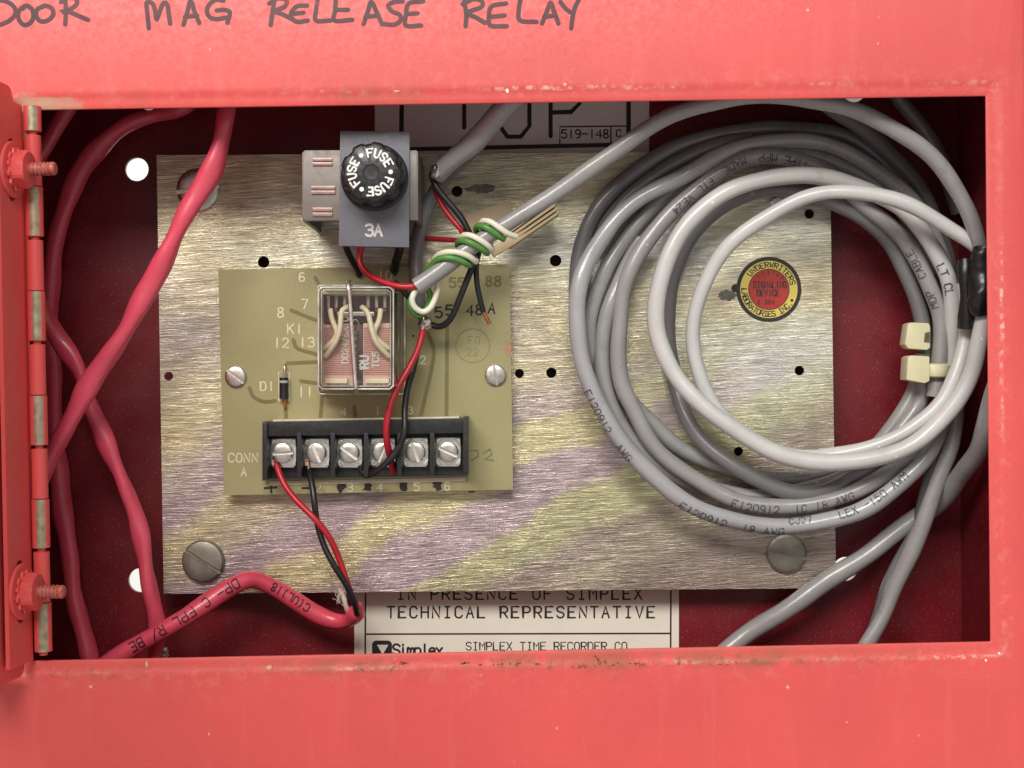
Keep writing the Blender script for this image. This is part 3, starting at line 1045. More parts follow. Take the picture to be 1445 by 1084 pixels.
for cx_, cy_, rx_, ry_, hh_, mm_ in ((1408, 575, 2.2, 8, FH - 0.5, 'primer'), (174, 128, 3.6, 3, FH - 0.1, 'rust'), (716, 128, 2.6, 4, FH - 0.12, 'white'), (207, 938, 2.2, 5, FH + 0.02, 'primer'),
                                     (380, 942, 4.5, 3, FH + 0.02, 'primer'), (845, 934, 5, 5.5, FH + 0.02, 'rust'), (822, 941, 3.5, 3, FH + 0.02, 'rust'), (489, 126, 6, 3.5, FH - 0.1, 'rust'),
                                     (560, 127, 5, 4, FH - 0.12, 'primer'), (1391, 932, 1.8, 1.8, FH + 0.02, 'white'), (1410, 922, 1.6, 2, FH - 0.1, 'white'), (296, 70, 1.3, 2.2, FH + 0.02, 'primer'),
                                     (660, 936, 7, 2.4, FH + 0.02, 'rust'), (700, 939, 5, 2, FH + 0.02, 'rust'), (735, 937, 8, 2.6, FH + 0.02, 'rust'), (560, 936, 6, 2, FH + 0.02, 'rust'),
                                     (875, 938, 6, 2.2, FH + 0.02, 'rust'), (905, 936, 3, 2.4, FH + 0.02, 'rust'), (1020, 937, 6, 1.8, FH + 0.02, 'rust'), (1195, 1019, 1.6, 1.8, FH + 0.02, 'primer'), (1297, 1038, 1.4, 1.6, FH + 0.02, 'primer'),
                                     (1239, 61, 1.3, 1.8, FH + 0.02, 'primer'), (1240, 24, 1.3, 1.3, FH + 0.02, 'primer'), (295, 1036, 1.4, 2, FH + 0.02, 'primer')):
    if mm_ == 'rust':
        for _ in range(5):
            chip(cx_ + chip_rnd.gauss(0, rx_ * 1.6), cy_ + chip_rnd.gauss(0, ry_ * 0.6), rx_ * chip_rnd.uniform(0.12, 0.5), ry_ * chip_rnd.uniform(0.25, 0.6), hh_, M[mm_], 8)
    else:
        chip(cx_, cy_, rx_, ry_, hh_, M[mm_])

# ---------------------------------------------------------------- hinge barrel
HA, HB = P(45.5, 150, FH + 1.4), P(61.5, 922, FH + 1.4)
ax = (HB - HA)
hl = ax.length
ax.normalize()
bounds = [150, 189, 264, 337, 411, 484, 558, 631, 704, 776, 850, 922]
hu = Vector((1, 0, 0))
hu = (hu - ax * hu.dot(ax)).normalized()
hv = ax.cross(hu)
if hv.y > 0:
    hv = -hv


def barrel(name, t0, t1, r, worn, parent):
    n = 28
    vs, fs, at = [], [], []
    prof = [(t0, r * 0.86), (t0 + 0.12, r)] + [(t0 + 0.12 + (t1 - t0 - 0.24) * i / 8, r) for i in range(1, 8)] + [(t1 - 0.12, r), (t1, r * 0.86)]
    for t, rr in prof:
        for j in range(n):
            a = 2 * math.pi * j / n
            d = hu * math.cos(a) + hv * math.sin(a)
            vs.append(HA + ax * t * MM + d * rr * MM)
            f = d.dot((hu * 0.30 + hv).normalized())
            at.append(max(0.0, 1 - math.acos(max(-1, min(1, f))) / 0.95) * 1.35 if worn else 0.0)
    L = len(prof)
    for i in range(L - 1):
        for j in range(n):
            a, b = i * n + j, i * n + (j + 1) % n
            fs.append((a, b, b + n, a + n))
    fs.append(list(range(n)))
    fs.append(list(range((L - 1) * n, L * n)))
    o = make(name, vs, fs, M['knuckle'], parent, True, 40)
    w = o.data.attributes.new('worn', 'FLOAT', 'POINT')
    for i, x in enumerate(at):
        w.data[i].value = x
    return o


door = thing('door', 'red hinged steel door swung open beside the box opening', 'door')
for i in range(11):
    t0 = (bounds[i] - 150) / 772.0 * hl / MM
    t1 = (bounds[i + 1] - 150) / 772.0 * hl / MM
    fixed = i % 2 == 0
    barrel('hinge_knuckle', t0 + (0.05 if fixed else 0.4), t1 - (0.5 if fixed else 0.05), 2.32 if fixed else 2.12, fixed, enc if fixed else door)
barrel('hinge_pin', -0.2, hl / MM + 0.5, 1.1, False, enc)

# ---------------------------------------------------------------- door leaf and panel, opened a little past square
OPEN_A = math.radians(6)
dout = Vector((-math.sin(OPEN_A), -math.cos(OPEN_A), 0))      # away from the hinge, toward the room
dn = Vector((math.cos(OPEN_A), -math.sin(OPEN_A), 0))         # the face we see
dorg = HA - hu * 2.6 * MM


def D(s, t, n):
    """s mm out from the hinge, t mm down the hinge axis, n mm off the leaf face"""
    return dorg + dout * s * MM + ax * t * MM + dn * n * MM


def door_prism(name, loops, n0, n1, mat, parent, bev=0.2):
    bm = bmesh.new()
    flat = [p for lp in loops for p in lp]
    hi = [bm.verts.new(D(s, t, n1)) for s, t in flat]
    lo = [bm.verts.new(D(s, t, n0)) for s, t in flat]
    if len(loops) == 1:
        bm.faces.new(hi)
        bm.faces.new(lo[::-1])
    else:
        for tr in tessellate_polygon([[Vector((s, t, 0)) for s, t in lp] for lp in loops]):
            bm.faces.new([hi[i] for i in tr])
            bm.faces.new([lo[i] for i in reversed(tr)])
        bev = 0
    k = 0
    for lp in loops:
        m = len(lp)
        for i in range(m):
            a, b = k + i, k + (i + 1) % m
            bm.faces.new((hi[a], hi[b], lo[b], lo[a]))
        k += m
    bmesh.ops.recalc_face_normals(bm, faces=bm.faces)
    return bevelled(name, bm, mat, parent, bev)


TB = [(247 - 152) / 772 * hl / MM, (829 - 150) / 772 * hl / MM]
SB = 7.6
TE = hl / MM


def slot_loop(t, w=3.9, ln=16.6):
    r = w / 2
    return [(SB + r * math.cos(a), t + (ln / 2 - r) * (1 if math.sin(a) >= 0 else -1) + r * math.sin(a)) for a in [2 * math.pi * i / 20 + 0.01 for i in range(20)]]


door_prism('hinge_leaf', [[(0.4, -0.2), (14.6, -0.2), (14.6, TE + 1.6), (0.4, TE + 1.6)], slot_loop(TB[0]), slot_loop(TB[1])], -1.1, 0.0, M['red'], door)
pan = [(1.2, -2.5), (2.4, -4.4), (4.0, -5.0), (235, -5.0), (235, TE + 5.6), (4.0, TE + 5.6), (2.4, TE + 5.2), (1.2, TE + 3.6)]
door_prism('door_panel', [pan], -3.4, -2.1, M['red'], door, 0.3)
for t0, t1 in ((-5.0, -3.7), (TE + 4.3, TE + 5.6)):
    door_prism('door_flange', [[(4, t0), (235, t0), (235, t1), (4, t1)]], -13, -3.42, M['red'], door, 0.2)
for tb in TB:
    c0 = D(SB, tb, 0.01)
    bolt = thing_bolt = lathe('bolt_stud', c0, dn, [(1.62, -1)] + sum([[(1.45, k * 1.05 + 0.02), (1.45, k * 1.05 + 0.22), (1.85, k * 1.05 + 0.5), (1.85, k * 1.05 + 0.72), (1.45, k * 1.05 + 1.0)] for k in range(10)], []) + [(1.75, 10.7), (1.78, 11.6), (1.5, 12.0), (0.6, 12.05)], M['stud'], door, 24, 80)
    wsh = lathe('washer', c0, dn, [(7.2, 0), (7.4, 0.2), (7.4, 0.7), (7.15, 0.95), (1.9, 1.0)], M['red'], bolt, 40)
    lathe('lock_washer', c0 + dn * 1.0 * MM, dn, [(5.0, 0), (5.3, 0.35), (5.0, 0.75)], M['red'], bolt, 48, 20, fn=lambda a, r, k: r * (1.0 + (0.10 if int(a / (2 * math.pi) * 48) % 4 < 2 else -0.08)))
    n6 = 36

    def hexr(a, r, k):
        s6 = math.pi / 3
        q = (a + 0.25) % s6 - s6 / 2
        hx = 4.55 / math.cos(q)
        return min(r, hx)
    lathe('nut', c0 + dn * 1.75 * MM, dn, [(4.6, 0), (5.3, 0.35), (5.3, 2.9), (4.5, 3.3), (1.9, 3.35)], M['red'], bolt, n6, 25, fn=hexr)

# ================================================================ paper labels on the back panel
lab = thing('paper_label', 'cream printed paper label with TECHNICAL REPRESENTATIVE lettering below the metal plate', 'label')
LH = 0.15
prism('paper', rect(500, 958, 780, 990), 0.02, LH, M['paper'], lab)
px_strokes('border', [[(516, 782), (515, 988)], [(947, 782), (946, 988)], [(516, 895), (946, 894)]], 2.4, LH + 0.02, M['ink'], lab)
plane_text('lettering', 'IN PRESENCE OF SIMPLEX', 733, 838, LH + 0.02, 15.5, 2.3, M['ink'], lab, adv=15.95)
plane_text('lettering', 'TECHNICAL REPRESENTATIVE', 735, 864, LH + 0.02, 15.5, 2.5, M['ink'], lab, adv=15.95)
plane_text('lettering', 'SIMPLEX TIME RECORDER CO.', 776, 912, LH + 0.02, 11, 1.6, M['ink'], lab, adv=9.55)
plane_text('lettering', 'Sjmplex', 590, 917, LH + 0.02, 15, 3.0, M['ink'], lab, adv=10.2)
# emblem: dark rounded square with a light wedge
prism('emblem', rrect(525, 553, 904, 930, 6), LH + 0.005, LH + 0.03, M['ink'], lab)
prism('emblem', [(532, 910), (548, 910), (540, 924)], LH + 0.032, LH + 0.05, M['paper'], lab)

top = thing('paper_label', 'grey white paper label with heavy black bars and 519-148 tucked above the metal plate', 'label')
prism('paper', rect(529, 916, 60, 232), 0.02, LH, M['paper_grey'], top)
px_strokes('border', [[(568, 62), (566, 212)]], 6.5, LH + 0.02, M['ink'], top)
px_strokes('border', [[(887, 62), (887, 208)]], 6.5, LH + 0.02, M['ink'], top)
px_strokes('border', [[(568, 211), (887, 204)]], 6.0, LH + 0.03, M['ink'], top)
px_strokes('lettering', [[(655, 62), (655, 180)], [(704, 176), (716, 193), (735, 193), (747, 178), (747, 62)],
                         [(777, 62), (777, 192)], [(777, 159), (806, 158), (818, 146), (818, 62)]], 6.0, LH + 0.02, M['ink'], top)
px_strokes('part_number_box', [[(790, 203), (790, 179), (884, 178)], [(862, 178), (862, 203)]], 2.0, LH + 0.02, M['ink'], top)
plane_text('lettering', '519-148', 825.5, 189, LH + 0.02, 11.5, 2.0, M['ink'], top, adv=9.8)
plane_text('lettering', 'C', 873, 188, LH + 0.02, 10, 1.7, M['ink'], top)

# ================================================================ mounting plate
PT = 11.0
plate = thing('mounting_plate', 'brushed yellow and purple tinted steel plate screwed inside the red box', 'metal plate')
hole_list = [(372, 370, 8.2), (238, 531, 6.3), (645, 270, 7.8), (784, 368, 8.2), (733, 527, 6.4), (778, 526, 7.4), (1142, 302, 6.8), (1128, 523, 6.8), (1042, 637, 6.4)]
prism('sheet', [(221, 219), (1171, 214), (1180, 830), (231, 838)], PT - 1.4, PT, M['plate'], plate, 0, [circ(x, y, r, 24) for x, y, r in hole_list])
for x, y in ((280, 268), (288, 788), (1110, 782), (1106, 270)):
    lathe('standoff', P(x, y, PT - 1.42), (0, 1, 0), [(3.6, 0), (3.6, PT - 1.42)], M['zinc'], plate, 20)
slotted_head('screw', 280, 268, PT, 6.4, 1.7, math.radians(-8), 0.62, M['steel'], plate, 0.5)
slotted_head('screw', 288, 791, PT, 6.3, 2.6, math.radians(33), 0.55, M['zinc'], plate, 0.3)
slotted_head('screw', 1110, 781, PT, 6.0, 1.3, math.radians(15), 0.5, M['zinc'], plate, 0.3)
slotted_head('screw', 1106, 268, PT, 6.2, 1.7, math.radians(-35), 0.62, M['steel'], plate, 0.4)
# worn dark patches beside two holes
rn = random.Random(3)


def blot(name, cx, cy, rx, ry, h, mat, parent, n=26, k=0.25):
    pts = [(cx + rx * (1 + rn.uniform(-k, k)) * math.cos(2 * math.pi * i / n), cy + ry * (1 + rn.uniform(-k, k)) * math.sin(2 * math.pi * i / n)) for i in range(n)]
    return prism(name, pts, h - 0.012, h, mat, parent)


blot('scuff', 682, 266, 17, 7, PT + 0.02, M['smudge'], plate)
blot('scuff', 662, 267, 6, 3, PT + 0.025, M['smudge'], plate)
blot('scuff', 1026, 417, 13, 8, PT + 0.02, M['smudge'], plate)
px_strokes('scratch', [[(698, 722), (697, 771)], [(662, 764), (697, 770)]], 0.9, PT + 0.02, M['tin'], plate)

# ================================================================ round approval sticker
ul = thing('round_sticker', 'round black yellow and red approval sticker on the brushed plate inside the cable coil', 'sticker')
prism('rim', circ(1085, 408.5, 46, 56), PT + 0.005, PT + 0.10, M['ink'], ul)
prism('rim_tab', circ(1038, 407, 6, 16), PT + 0.005, PT + 0.06, M['ink'], ul)
prism('yellow_ring', circ(1085, 408.5, 40.5, 56), PT + 0.101, PT + 0.13, M['yellow'], ul)
prism('ring_line', circ(1085, 408.5, 29.2, 56), PT + 0.131, PT + 0.145, M['ink'], ul)
prism('red_disc', circ(1085, 408.5, 28, 56), PT + 0.146, PT + 0.16, M['label_red'], ul)
ring_text('lettering', 'UNDERWRITERS', 1085, 408.5, 34.8, -56, 80, 7.4, 1.5, PT + 0.14, M['ink'], ul)
ring_text('lettering', 'LABORATORIES INC.', 1085, 408.5, 34.8, 272, 120, 7.4, 1.5, PT + 0.14, M['ink'], ul, outward=False)
prism('dot', circ(1117.5, 424, 2.2, 12), PT + 0.131, PT + 0.14, M['ink'], ul)
ring_text('lettering', 'LISTED', 1085, 408.5, 24, -45, 60, 4.5, 0.8, PT + 0.17, M['ink'], ul)
plane_text('lettering', 'SIGNALiNG', 1086.5, 402, PT + 0.17, 9, 1.6, M['ink'], ul, adv=5.3, aspect=0.4)
plane_text('lettering', 'DEViCE', 1084, 413.5, PT + 0.17, 8.5, 1.6, M['ink'], ul, adv=5.4, aspect=0.45)
plane_text('lettering', 'Z 304', 1081, 426.5, PT + 0.17, 5.6, 1.3, M['ink'], ul, adv=5.0, aspect=0.5)

# ================================================================ circuit board
BT = 17.0
pcb = thing('circuit_board', 'olive fibreglass circuit board with cream numbers screwed on the metal plate', 'circuit board')
prism('board', [(308, 381), (719, 373), (724, 691), (316, 699)], BT - 1.6, BT, M['board'], pcb)
for x, y in ((333, 530), (699, 529)):
    lathe('standoff', P(x, y, BT - 1.62), (0, 1, 0), [(2.6, 0), (2.6, BT - PT - 1.63)], M['zinc'], pcb, 16)
slotted_head('screw', 333, 531, BT, 3.15, 1.3, math.radians(38), 0.42, M['steel'], pcb, 0.25)
slotted_head('screw', 699, 529, BT, 3.15, 1.3, math.radians(82), 0.36, M['steel'], pcb, 0.25)
TR = [
    [(411, 438), (430, 446), (446, 452)], [(445, 392), (450, 402)], [(414, 480), (420, 492), (446, 500)], [(405, 513), (446, 511)],
    [(631, 455), (630, 596)], [(604, 470), (612, 500), (600, 560), (592, 595)], [(455, 555), (452, 594)], [(500, 574), (502, 596)], [(403, 575), (404, 596)], [(425, 538), (446, 541)],
    [(352, 548), (358, 560), (372, 567), (388, 566)],
]
px_strokes('trace', [curvy(t) for t in TR], 5.5, BT + 0.012, M['trace'], pcb)
for s_, x, y, hgt in (('6', 426, 391, 12), ('7', 430, 429, 13), ('8', 396, 441, 13), ('K1', 416, 464, 13), ('12', 397, 484, 13), ('13', 433, 483, 13), ('D1', 377, 545, 12),
                      ('11', 431, 553, 13), ('10', 543, 389, 12), ('2', 597, 508, 11), ('4', 485, 581, 10), ('1', 533, 580, 11), ('3', 579, 579, 10),
                      ('CONN', 343, 646, 12), ('A', 344, 666, 11), ('2', 449, 689, 11), ('3', 494, 688, 11), ('4', 536, 688, 11), ('5', 588, 687, 11), ('6', 631, 686, 11)):
    plane_text('silkscreen', s_, x, y, BT + 0.03, hgt, 1.9, M['silk'], pcb, adv=hgt * 0.92)
px_strokes('silkscreen', [[(396, 525), (393, 525), (394, 566), (398, 566)], [(405, 525), (408, 525), (408, 566), (404, 566)]], 1.1, BT + 0.03, M['silk'], pcb)
for s_, x, y, a_ in (('5', 619, 441, -0.1), ('5', 634, 438, -0.05), ('4', 663, 438, 0), ('8', 676, 437, 0.05), ('A', 694, 435, 0.1)):
    plane_text('stamped_number', s_, x, y, BT + 0.03, 14, 2.6, M['ink'], pcb, ang=a_)
plane_text('faded_number', '55', 645, 399, BT + 0.02, 13, 3.0, M['trace'], pcb)
plane_text('faded_number', '88', 696, 397, BT + 0.02, 13, 3.0, M['trace'], pcb)
px_strokes('inspection_stamp', [circ(667, 488, 24, 40) + [circ(667, 488, 24, 40)[0]]], 1.1, BT + 0.02, M['faint'], pcb)
plane_text('inspection_stamp', 'FG', 669, 480, BT + 0.02, 10, 1.0, M['faint'], pcb)
plane_text('inspection_stamp', '22', 667, 497, BT + 0.02, 10, 1.0, M['faint'], pcb)
blot('red_mark', 717, 492, 4.0, 11, BT + 0.02, M['pink_mark'], pcb)
px_strokes('pen_mark', [[(664, 636), (674, 636), (675, 644), (665, 650)], [(682, 640), (692, 634), (694, 642), (684, 648), (696, 650)]], 2.0, BT + 0.02, M['faint'], pcb)
px_strokes('pen_mark', [[(374, 689), (390, 688)], [(382, 681), (383, 695)], [(427, 689), (438, 689)]], 3.2, BT + 0.03, M['ink'], pcb)
for x, y in ((481, 687), (519, 688), (570, 686), (617, 685)):
    blot('ink_blot', x, y, 6.5, 7.5, BT + 0.05, M['ink'], pcb, 14, 0.4)
for x, y, r in ((558, 388, 2.2), (583, 474, 1.8), (374, 689, 2.0)):
    prism('pin_hole_shade', circ(x, y, r, 10), BT + 0.005, BT + 0.02, M['ink'], pcb)  # flat dark discs, shade inside the holes put into colour
for x, y in ((665, 694), (648, 690)):
    blot('burr', x, y, 5, 1.6, BT - 0.4, M['ink'], pcb, 12, 0.4)

# diode
dio = tube('diode', [(400.5, 533, BT + 1.6), (400.5, 548, BT + 1.6), (400.5, 563, BT + 1.6)], 1.35, M['bakelite'], pcb, 16, 0.5, sm=0)
tube('lead', [(401.5, 513, BT - 0.2), (401.5, 516, BT + 1.3), (401.5, 522, BT + 1.6), (401, 534, BT + 1.6)], 0.34, M['tin'], dio, 8, 0.4, sm=2)
tube('lead', [(401, 562, BT + 1.6), (402, 571, BT + 1.6), (402, 575, BT + 1.1), (402, 577, BT - 0.2)], 0.34, M['copper'], dio, 8, 0.4, sm=2)
tube('cathode_band', [(400.5, 537, BT + 1.6), (400.5, 538.5, BT + 1.6), (400.5, 540.5, BT + 1.6)], 1.38, M['diode_band'], dio, 16, 0.3, sm=0)

# terminal block ------------------------------------------------
TH = 29.0
tb_ = prism('terminal_block', [(370, 607), (660, 603), (660, 671), (370, 676)], BT + 0.02, 20.5, M['bakelite'], pcb, 0.2)
prism('back_wall', [(370, 595), (659, 590), (659, 611), (370, 616)], BT + 0.03, TH - 1.2, M['bakelite'], tb_, 0.35)
prism('end_wall', [(370, 597), (377, 597), (377, 677), (370, 679)], BT + 0.03, TH, M['bakelite'], tb_, 0.3)
prism('end_wall', [(653.5, 588), (660, 588), (660, 672), (653.5, 670)], BT + 0.03, TH, M['bakelite'], tb_, 0.3)
for i, x in enumerate((422, 469.5, 516.5, 563.5, 610)):
    y1 = 675 - i * 1.1
    prism('barrier', [(x - 3.2, 611), (x + 3.2, 611), (x + 3.2, y1 - 2), (x + 1.2, y1 + 1), (x - 1.2, y1 + 1), (x - 3.2, y1 - 2)], BT + 0.03, TH - 0.1, M['bakelite'], tb_, 0.3)
prism('cream_strip', [(385, 592.5), (648, 588), (648, 591), (385, 595.6)], BT + 0.04, TH - 2.0, M['silk'], pcb)  # thin cream strips along the back and front of the block
prism('cream_strip', [(380, 679.5), (657, 674), (657, 679), (380, 685)], BT + 0.03, BT + 0.25, M['silk'], pcb)
SCR = [(400, 639, -3), (447, 639, 67), (493.5, 639, 37), (540, 638.5, -68), (586.5, 638, 71), (632.5, 637.5, 25)]
for x, y, a_ in SCR:
    cp = prism('clamp_plate', [(x - 17, y - 20), (x + 17, y - 20), (x + 18, y - 8), (x + 18, y + 14), (x + 15, y + 21), (x - 15, y + 21), (x - 18, y + 14), (x - 18, y - 8)], 20.6, 22.6, M['tin'], tb_, 0.25)
    for sx, sy in ((-1, -1), (1, -1), (-1, 1), (1, 1)):
        prism('clamp_ear', [(x + sx * 10, y + sy * 18.5), (x + sx * 17, y + sy * 18.5), (x + sx * 17, y + sy * 11)], 22.62, 24.1, M['tin'], tb_, 0.2)
    slotted_head('terminal_screw', x, y, 22.62, 3.0, 2.4, math.radians(a_), 0.5, M['steel'], tb_, 0.1, M['bright'])

# ================================================================ relay
rel = thing('relay', 'clear cased relay with pink plates and cream leads held by a wire clip', 'relay')
RB, RT = BT + 0.05, 45.5


def rl(x0, x1, y0, y1, r, h):
    return [P(x, y, h) for x, y in rrect(x0, x1, y0, y1, r, 6)]


loft('socket', [rl(450, 568, 408, 553, 4, RB), rl(450, 568, 408, 553, 4, 20.5), rl(451, 567, 409, 552, 4, 20.9)], M['socket'], rel)
cov_o = [rl(449, 571, 403, 556, 5, 21.0), rl(449, 571, 403, 556, 5, 22.2), rl(453, 566, 407, 552, 6, 22.6), rl(449, 556, 405, 549.5, 7, 43.6),
         rl(449.6, 555, 405.6, 549, 8, 44.8), rl(452, 552.5, 408, 546.5, 8, RT)]
loft('cover', cov_o, M['clear'], rel, False, True)
inn = [rl(455, 564, 409, 550, 5, 22.7), rl(451.5, 553, 408, 546.5, 6, 43.0), rl(454, 550, 410.5, 544, 6, 44.2)]
loft('cover_inside', inn, M['clear'], rel, False, True)
for lp_, r_ in ((rrect(449.6, 555, 405.6, 549, 8, 6), 0.24), (rrect(453.5, 551, 409.5, 545, 6, 6), 0.16)):  # pale tubes stand in for highlights along the cover's edges
    tube('cover_edge_highlight', [(x, y, 44.9) for x, y in lp_] + [(lp_[0][0], lp_[0][1], 44.9)], r_, M['edge'], rel, 8, 0.5, sm=1)
tube('cover_edge_highlight', [(x, y, 22.2) for x, y in rrect(449, 571, 403, 556, 5, 6)] + [(566, 403, 22.2)], 0.25, M['edge'], rel, 8, 0.6, sm=1)
tube('cover_edge_highlight', [(555.5, 412, 44.0), (565, 413, 23)], 0.2, M['edge'], rel, 8, 0.6)
tube('cover_edge_highlight', [(555.5, 543, 44.0), (565, 546, 23)], 0.2, M['edge'], rel, 8, 0.6)
box('frame_plate', 456, 499, 458, 544, 22, 36, M['relay_pink'], rel, 0.4)
box('frame_plate', 512, 551, 456, 544, 22, 36, M['relay_pink'], rel, 0.4)
box('highlight_bar', 458, 490, 534, 541, 36.05, 38.5, M['relay_wire'], rel, 0.3)  # pale bars, highlights low on the plates made into shape
box('highlight_bar', 515, 549, 534, 541, 36.05, 38.5, M['relay_wire'], rel, 0.3)
box('top_bar', 456, 547, 409.5, 414.5, 24, 42, M['relay_wire'], rel, 0.3)
box('moulding', 456, 552, 416, 456, 22, 30, M['relay_dark'], rel, 0.4)
box('moulding', 499, 512, 457, 543, 22, 30, M['relay_dark'], rel, 0.4)
for k in range(22):
    box('coil_turn', 457.5, 497.5, 462 + k * 3.1, 463.6 + k * 3.1, 36.02, 36.32, M['winding'], rel, 0.08)
    box('coil_turn', 513.5, 549.5, 462 + k * 3.1, 463.6 + k * 3.1, 36.02, 36.32, M['winding'], rel, 0.08)
for x_ in (461, 472, 484, 517, 529, 541):
    box('contact_strip', x_, x_ + 4.5, 418, 437, 30.05, 31.2, M['tin'], rel, 0.15)
    lathe('contact', P(x_ + 2.2, 438, 31.2), FRONT, [(0.7, 0), (0.7, 0.5), (0.4, 0.8)], M['copper'], rel, 10)
box('armature', 475, 528, 440, 446, 30.2, 34, M['tin'], rel, 0.3)
for pth in ([(466, 436, 38), (468, 450, 38.5), (476, 472, 38.5), (464, 487, 38), (457, 492, 37)],
            [(492, 433, 38), (482, 438, 39), (480, 462, 40.3), (474, 482, 40), (459, 503, 37.5)],
            [(510, 433, 38), (519, 441, 39), (525, 467, 40.3), (532, 485, 40), (549, 503, 37.5)],
            [(537, 436, 38), (535, 453, 38.5), (527, 471, 38.5), (539, 485, 38), (549, 492, 37)]):
    tube('lead', pth, 0.76, M['relay_wire'], rel, 10, 0.5)
sp = []
for k in range(14 * 8 + 1):
    t = k / (14 * 8)
    a = 2 * math.pi * k / 8
    sp.append((501.5 + 4.2 * math.cos(a), 468 + 58 * t, 37.6 + 0.8 * math.sin(a)))
tube('spring', sp, 0.16, M['zinc'], rel, 6, 0.4, sm=0)
tube('spring_hook', [(499, 468, 36), (496, 460, 36), (500, 450, 36), (507, 455, 36), (506, 464, 36), (502, 470, 36)], 0.2, M['zinc'], rel, 6, 0.4)
plane_text('lettering', 'D024/6A10', 487, 480, 36.45, 8.5, 1.5, M['white'], rel, adv=7.4, ang=-math.pi / 2)
plane_text('lettering', 'TC5', 530, 508, 36.45, 9, 1.8, M['white'], rel, adv=8, ang=-math.pi / 2)
plane_text('lettering', 'RU', 514, 511, 36.45, 11, 3.2, M['white'], rel, adv=10, ang=-math.pi / 2)
tube('wire_clip', [(493, 397, 22), (491.5, 399, 40), (491.5, 402, 46.2), (494, 430, 46.6), (497, 480, 46.6), (500.5, 530, 46.6), (502, 549, 46.2), (503.5, 553, 40), (504, 555, 22)], 0.62, M['tin'], rel, 10, 0.6, sm=2)

# ================================================================ fuse holder
fz = thing('fuse_holder', 'black fluted fuse cap marked FUSE on a grey 3A plate and steel bracket', 'fuse holder')
BH = 43.0
prism('bracket', [(426, 216), (430, 212), (588, 212), (590, 216), (590, 311), (430, 312), (426, 308)], BH - 1.2, BH, M['bracket'], fz, 0.35)
# folded side legs of the bracket down to the plate
X0, X1 = P(426, 260, BH), P(590, 260, BH)


def side_leg(xw, zt, zb, w):
    v = [[Vector((xw, -(BH - 1.21) * MM, zt)), Vector((xw + w * MM, -(BH - 1.21) * MM, zt)), Vector((xw + w * MM, -(BH - 1.21) * MM, zb)), Vector((xw, -(BH - 1.21) * MM, zb))]]
    return prism_world('bracket_side', v, BH - 1.21 - PT - 0.02, M['bracket'], fz, 0.2)


ztop, zbot = P(500, 213, BH).z, P(500, 311, BH).z
side_leg(X0.x, ztop, zbot, 1.2)
side_leg(X1.x - 1.2 * MM, ztop, zbot, 1.2)
for y, hh in ((229, 12), (269, 13), (300, 14)):
    for k in range(2):
        box('embossed_rib', 441 if y != 269 else 439, 469 if y != 269 else 473, y - hh / 2 + k * hh * 0.5, y - hh / 2 + k * hh * 0.5 + hh * 0.4, BH + 0.01, BH + 0.45, M['rib'], fz, 0.18)
lathe('holder_body', P(528, 262, BH - 1.25), (0, 1, 0), [(7.0, 0), (7.0, 18), (4.5, 19), (4.5, 26)], M['bakelite'], fz, 24)
prism('face_plate', [(480, 185), (578, 186), (577, 349), (478, 347)], BH + 0.05, BH + 2.0, M['grey_plastic'], fz, 0.12)
plane_text('legend', '3A', 527.5, 325, BH + 2.03, 15.5, 3.3, M['legend'], fz, adv=12.5)
fb = BH + 2.02
cc = P(529, 251, fb)
lathe('cap_flange', cc, FRONT, [(9.2, 0), (9.3, 0.3), (9.3, 1.6), (8.8, 2.1)], M['bakelite'], fz, 48)


def flute(a, r, k):
    q = math.cos(9 * a + 0.4)
    dep = 0.11 if k < 5 else 0.05
    return r * (1 - dep * max(0, -q) ** 0.8)


cap = lathe('cap', cc + FRONT * 2.11 * MM, FRONT, [(8.5, 0), (8.7, 0.4), (8.6, 4), (8.5, 7.2), (8.2, 8.2), (7.4, 8.75), (2.2, 8.9), (2.0, 8.6), (1.2, 8.55)], M['bakelite'], fz, 108, 40, fn=flute)
ch = fb + 2.11 + 8.9
# the lettering ring sits on the cap's end, which is straight out from the flange
cpos = cc + FRONT * (2.11 + 8.9) * MM
d_ = CAM_H - ch
a_ = cpos.x / MM * F_PX / d_
b_ = (cpos.z - ZC) / MM * F_PX / d_
ccx, ccy = CX + a_ * RC - b_ * RS, CY - a_ * RS - b_ * RC
for k in range(3):
    a0 = -31 + 120 * k
    ring_text('lettering', 'FUSE', ccx, ccy, 27.5, a0 + 16, a0 + 104, 11.5, 2.7, ch + 0.03, M['white'], cap, aspect=0.58)
    th = math.radians(a0)
    prism('dot', circ(ccx + 27.5 * math.sin(th), ccy - 27.5 * math.cos(th), 3.3, 14), ch - 0.1, ch + 0.03, M['white'], cap)

# ================================================================ tan cable clip
clip = thing('cable_clip', 'tan ribbed plastic cable clip under the wrapped grey cable', 'cable clip')


def beam(name, p0, p1, w, th, mat, parent, bev=0.3, taper=1.0):
    a, b = P(*p0), P(*p1)
    t = (b - a).normalized()
    s = t.cross(FRONT).normalized()
    u = s.cross(t)
    bm = bmesh.new()
    vs = []
    for p, k in ((a, 1.0), (b, taper)):
        for sx, sy in ((-1, -1), (1, -1), (1, 1), (-1, 1)):
            vs.append(bm.verts.new(p + s * sx * w / 2 * k * MM + u * sy * th / 2 * MM))
    for f in ((0, 1, 2, 3), (7, 6, 5, 4), (0, 4, 5, 1), (1, 5, 6, 2), (2, 6, 7, 3), (3, 7, 4, 0)):
        bm.faces.new([vs[i] for i in f])
    bmesh.ops.recalc_face_normals(bm, faces=bm.faces)
    return bevelled(name, bm, mat, parent, bev)


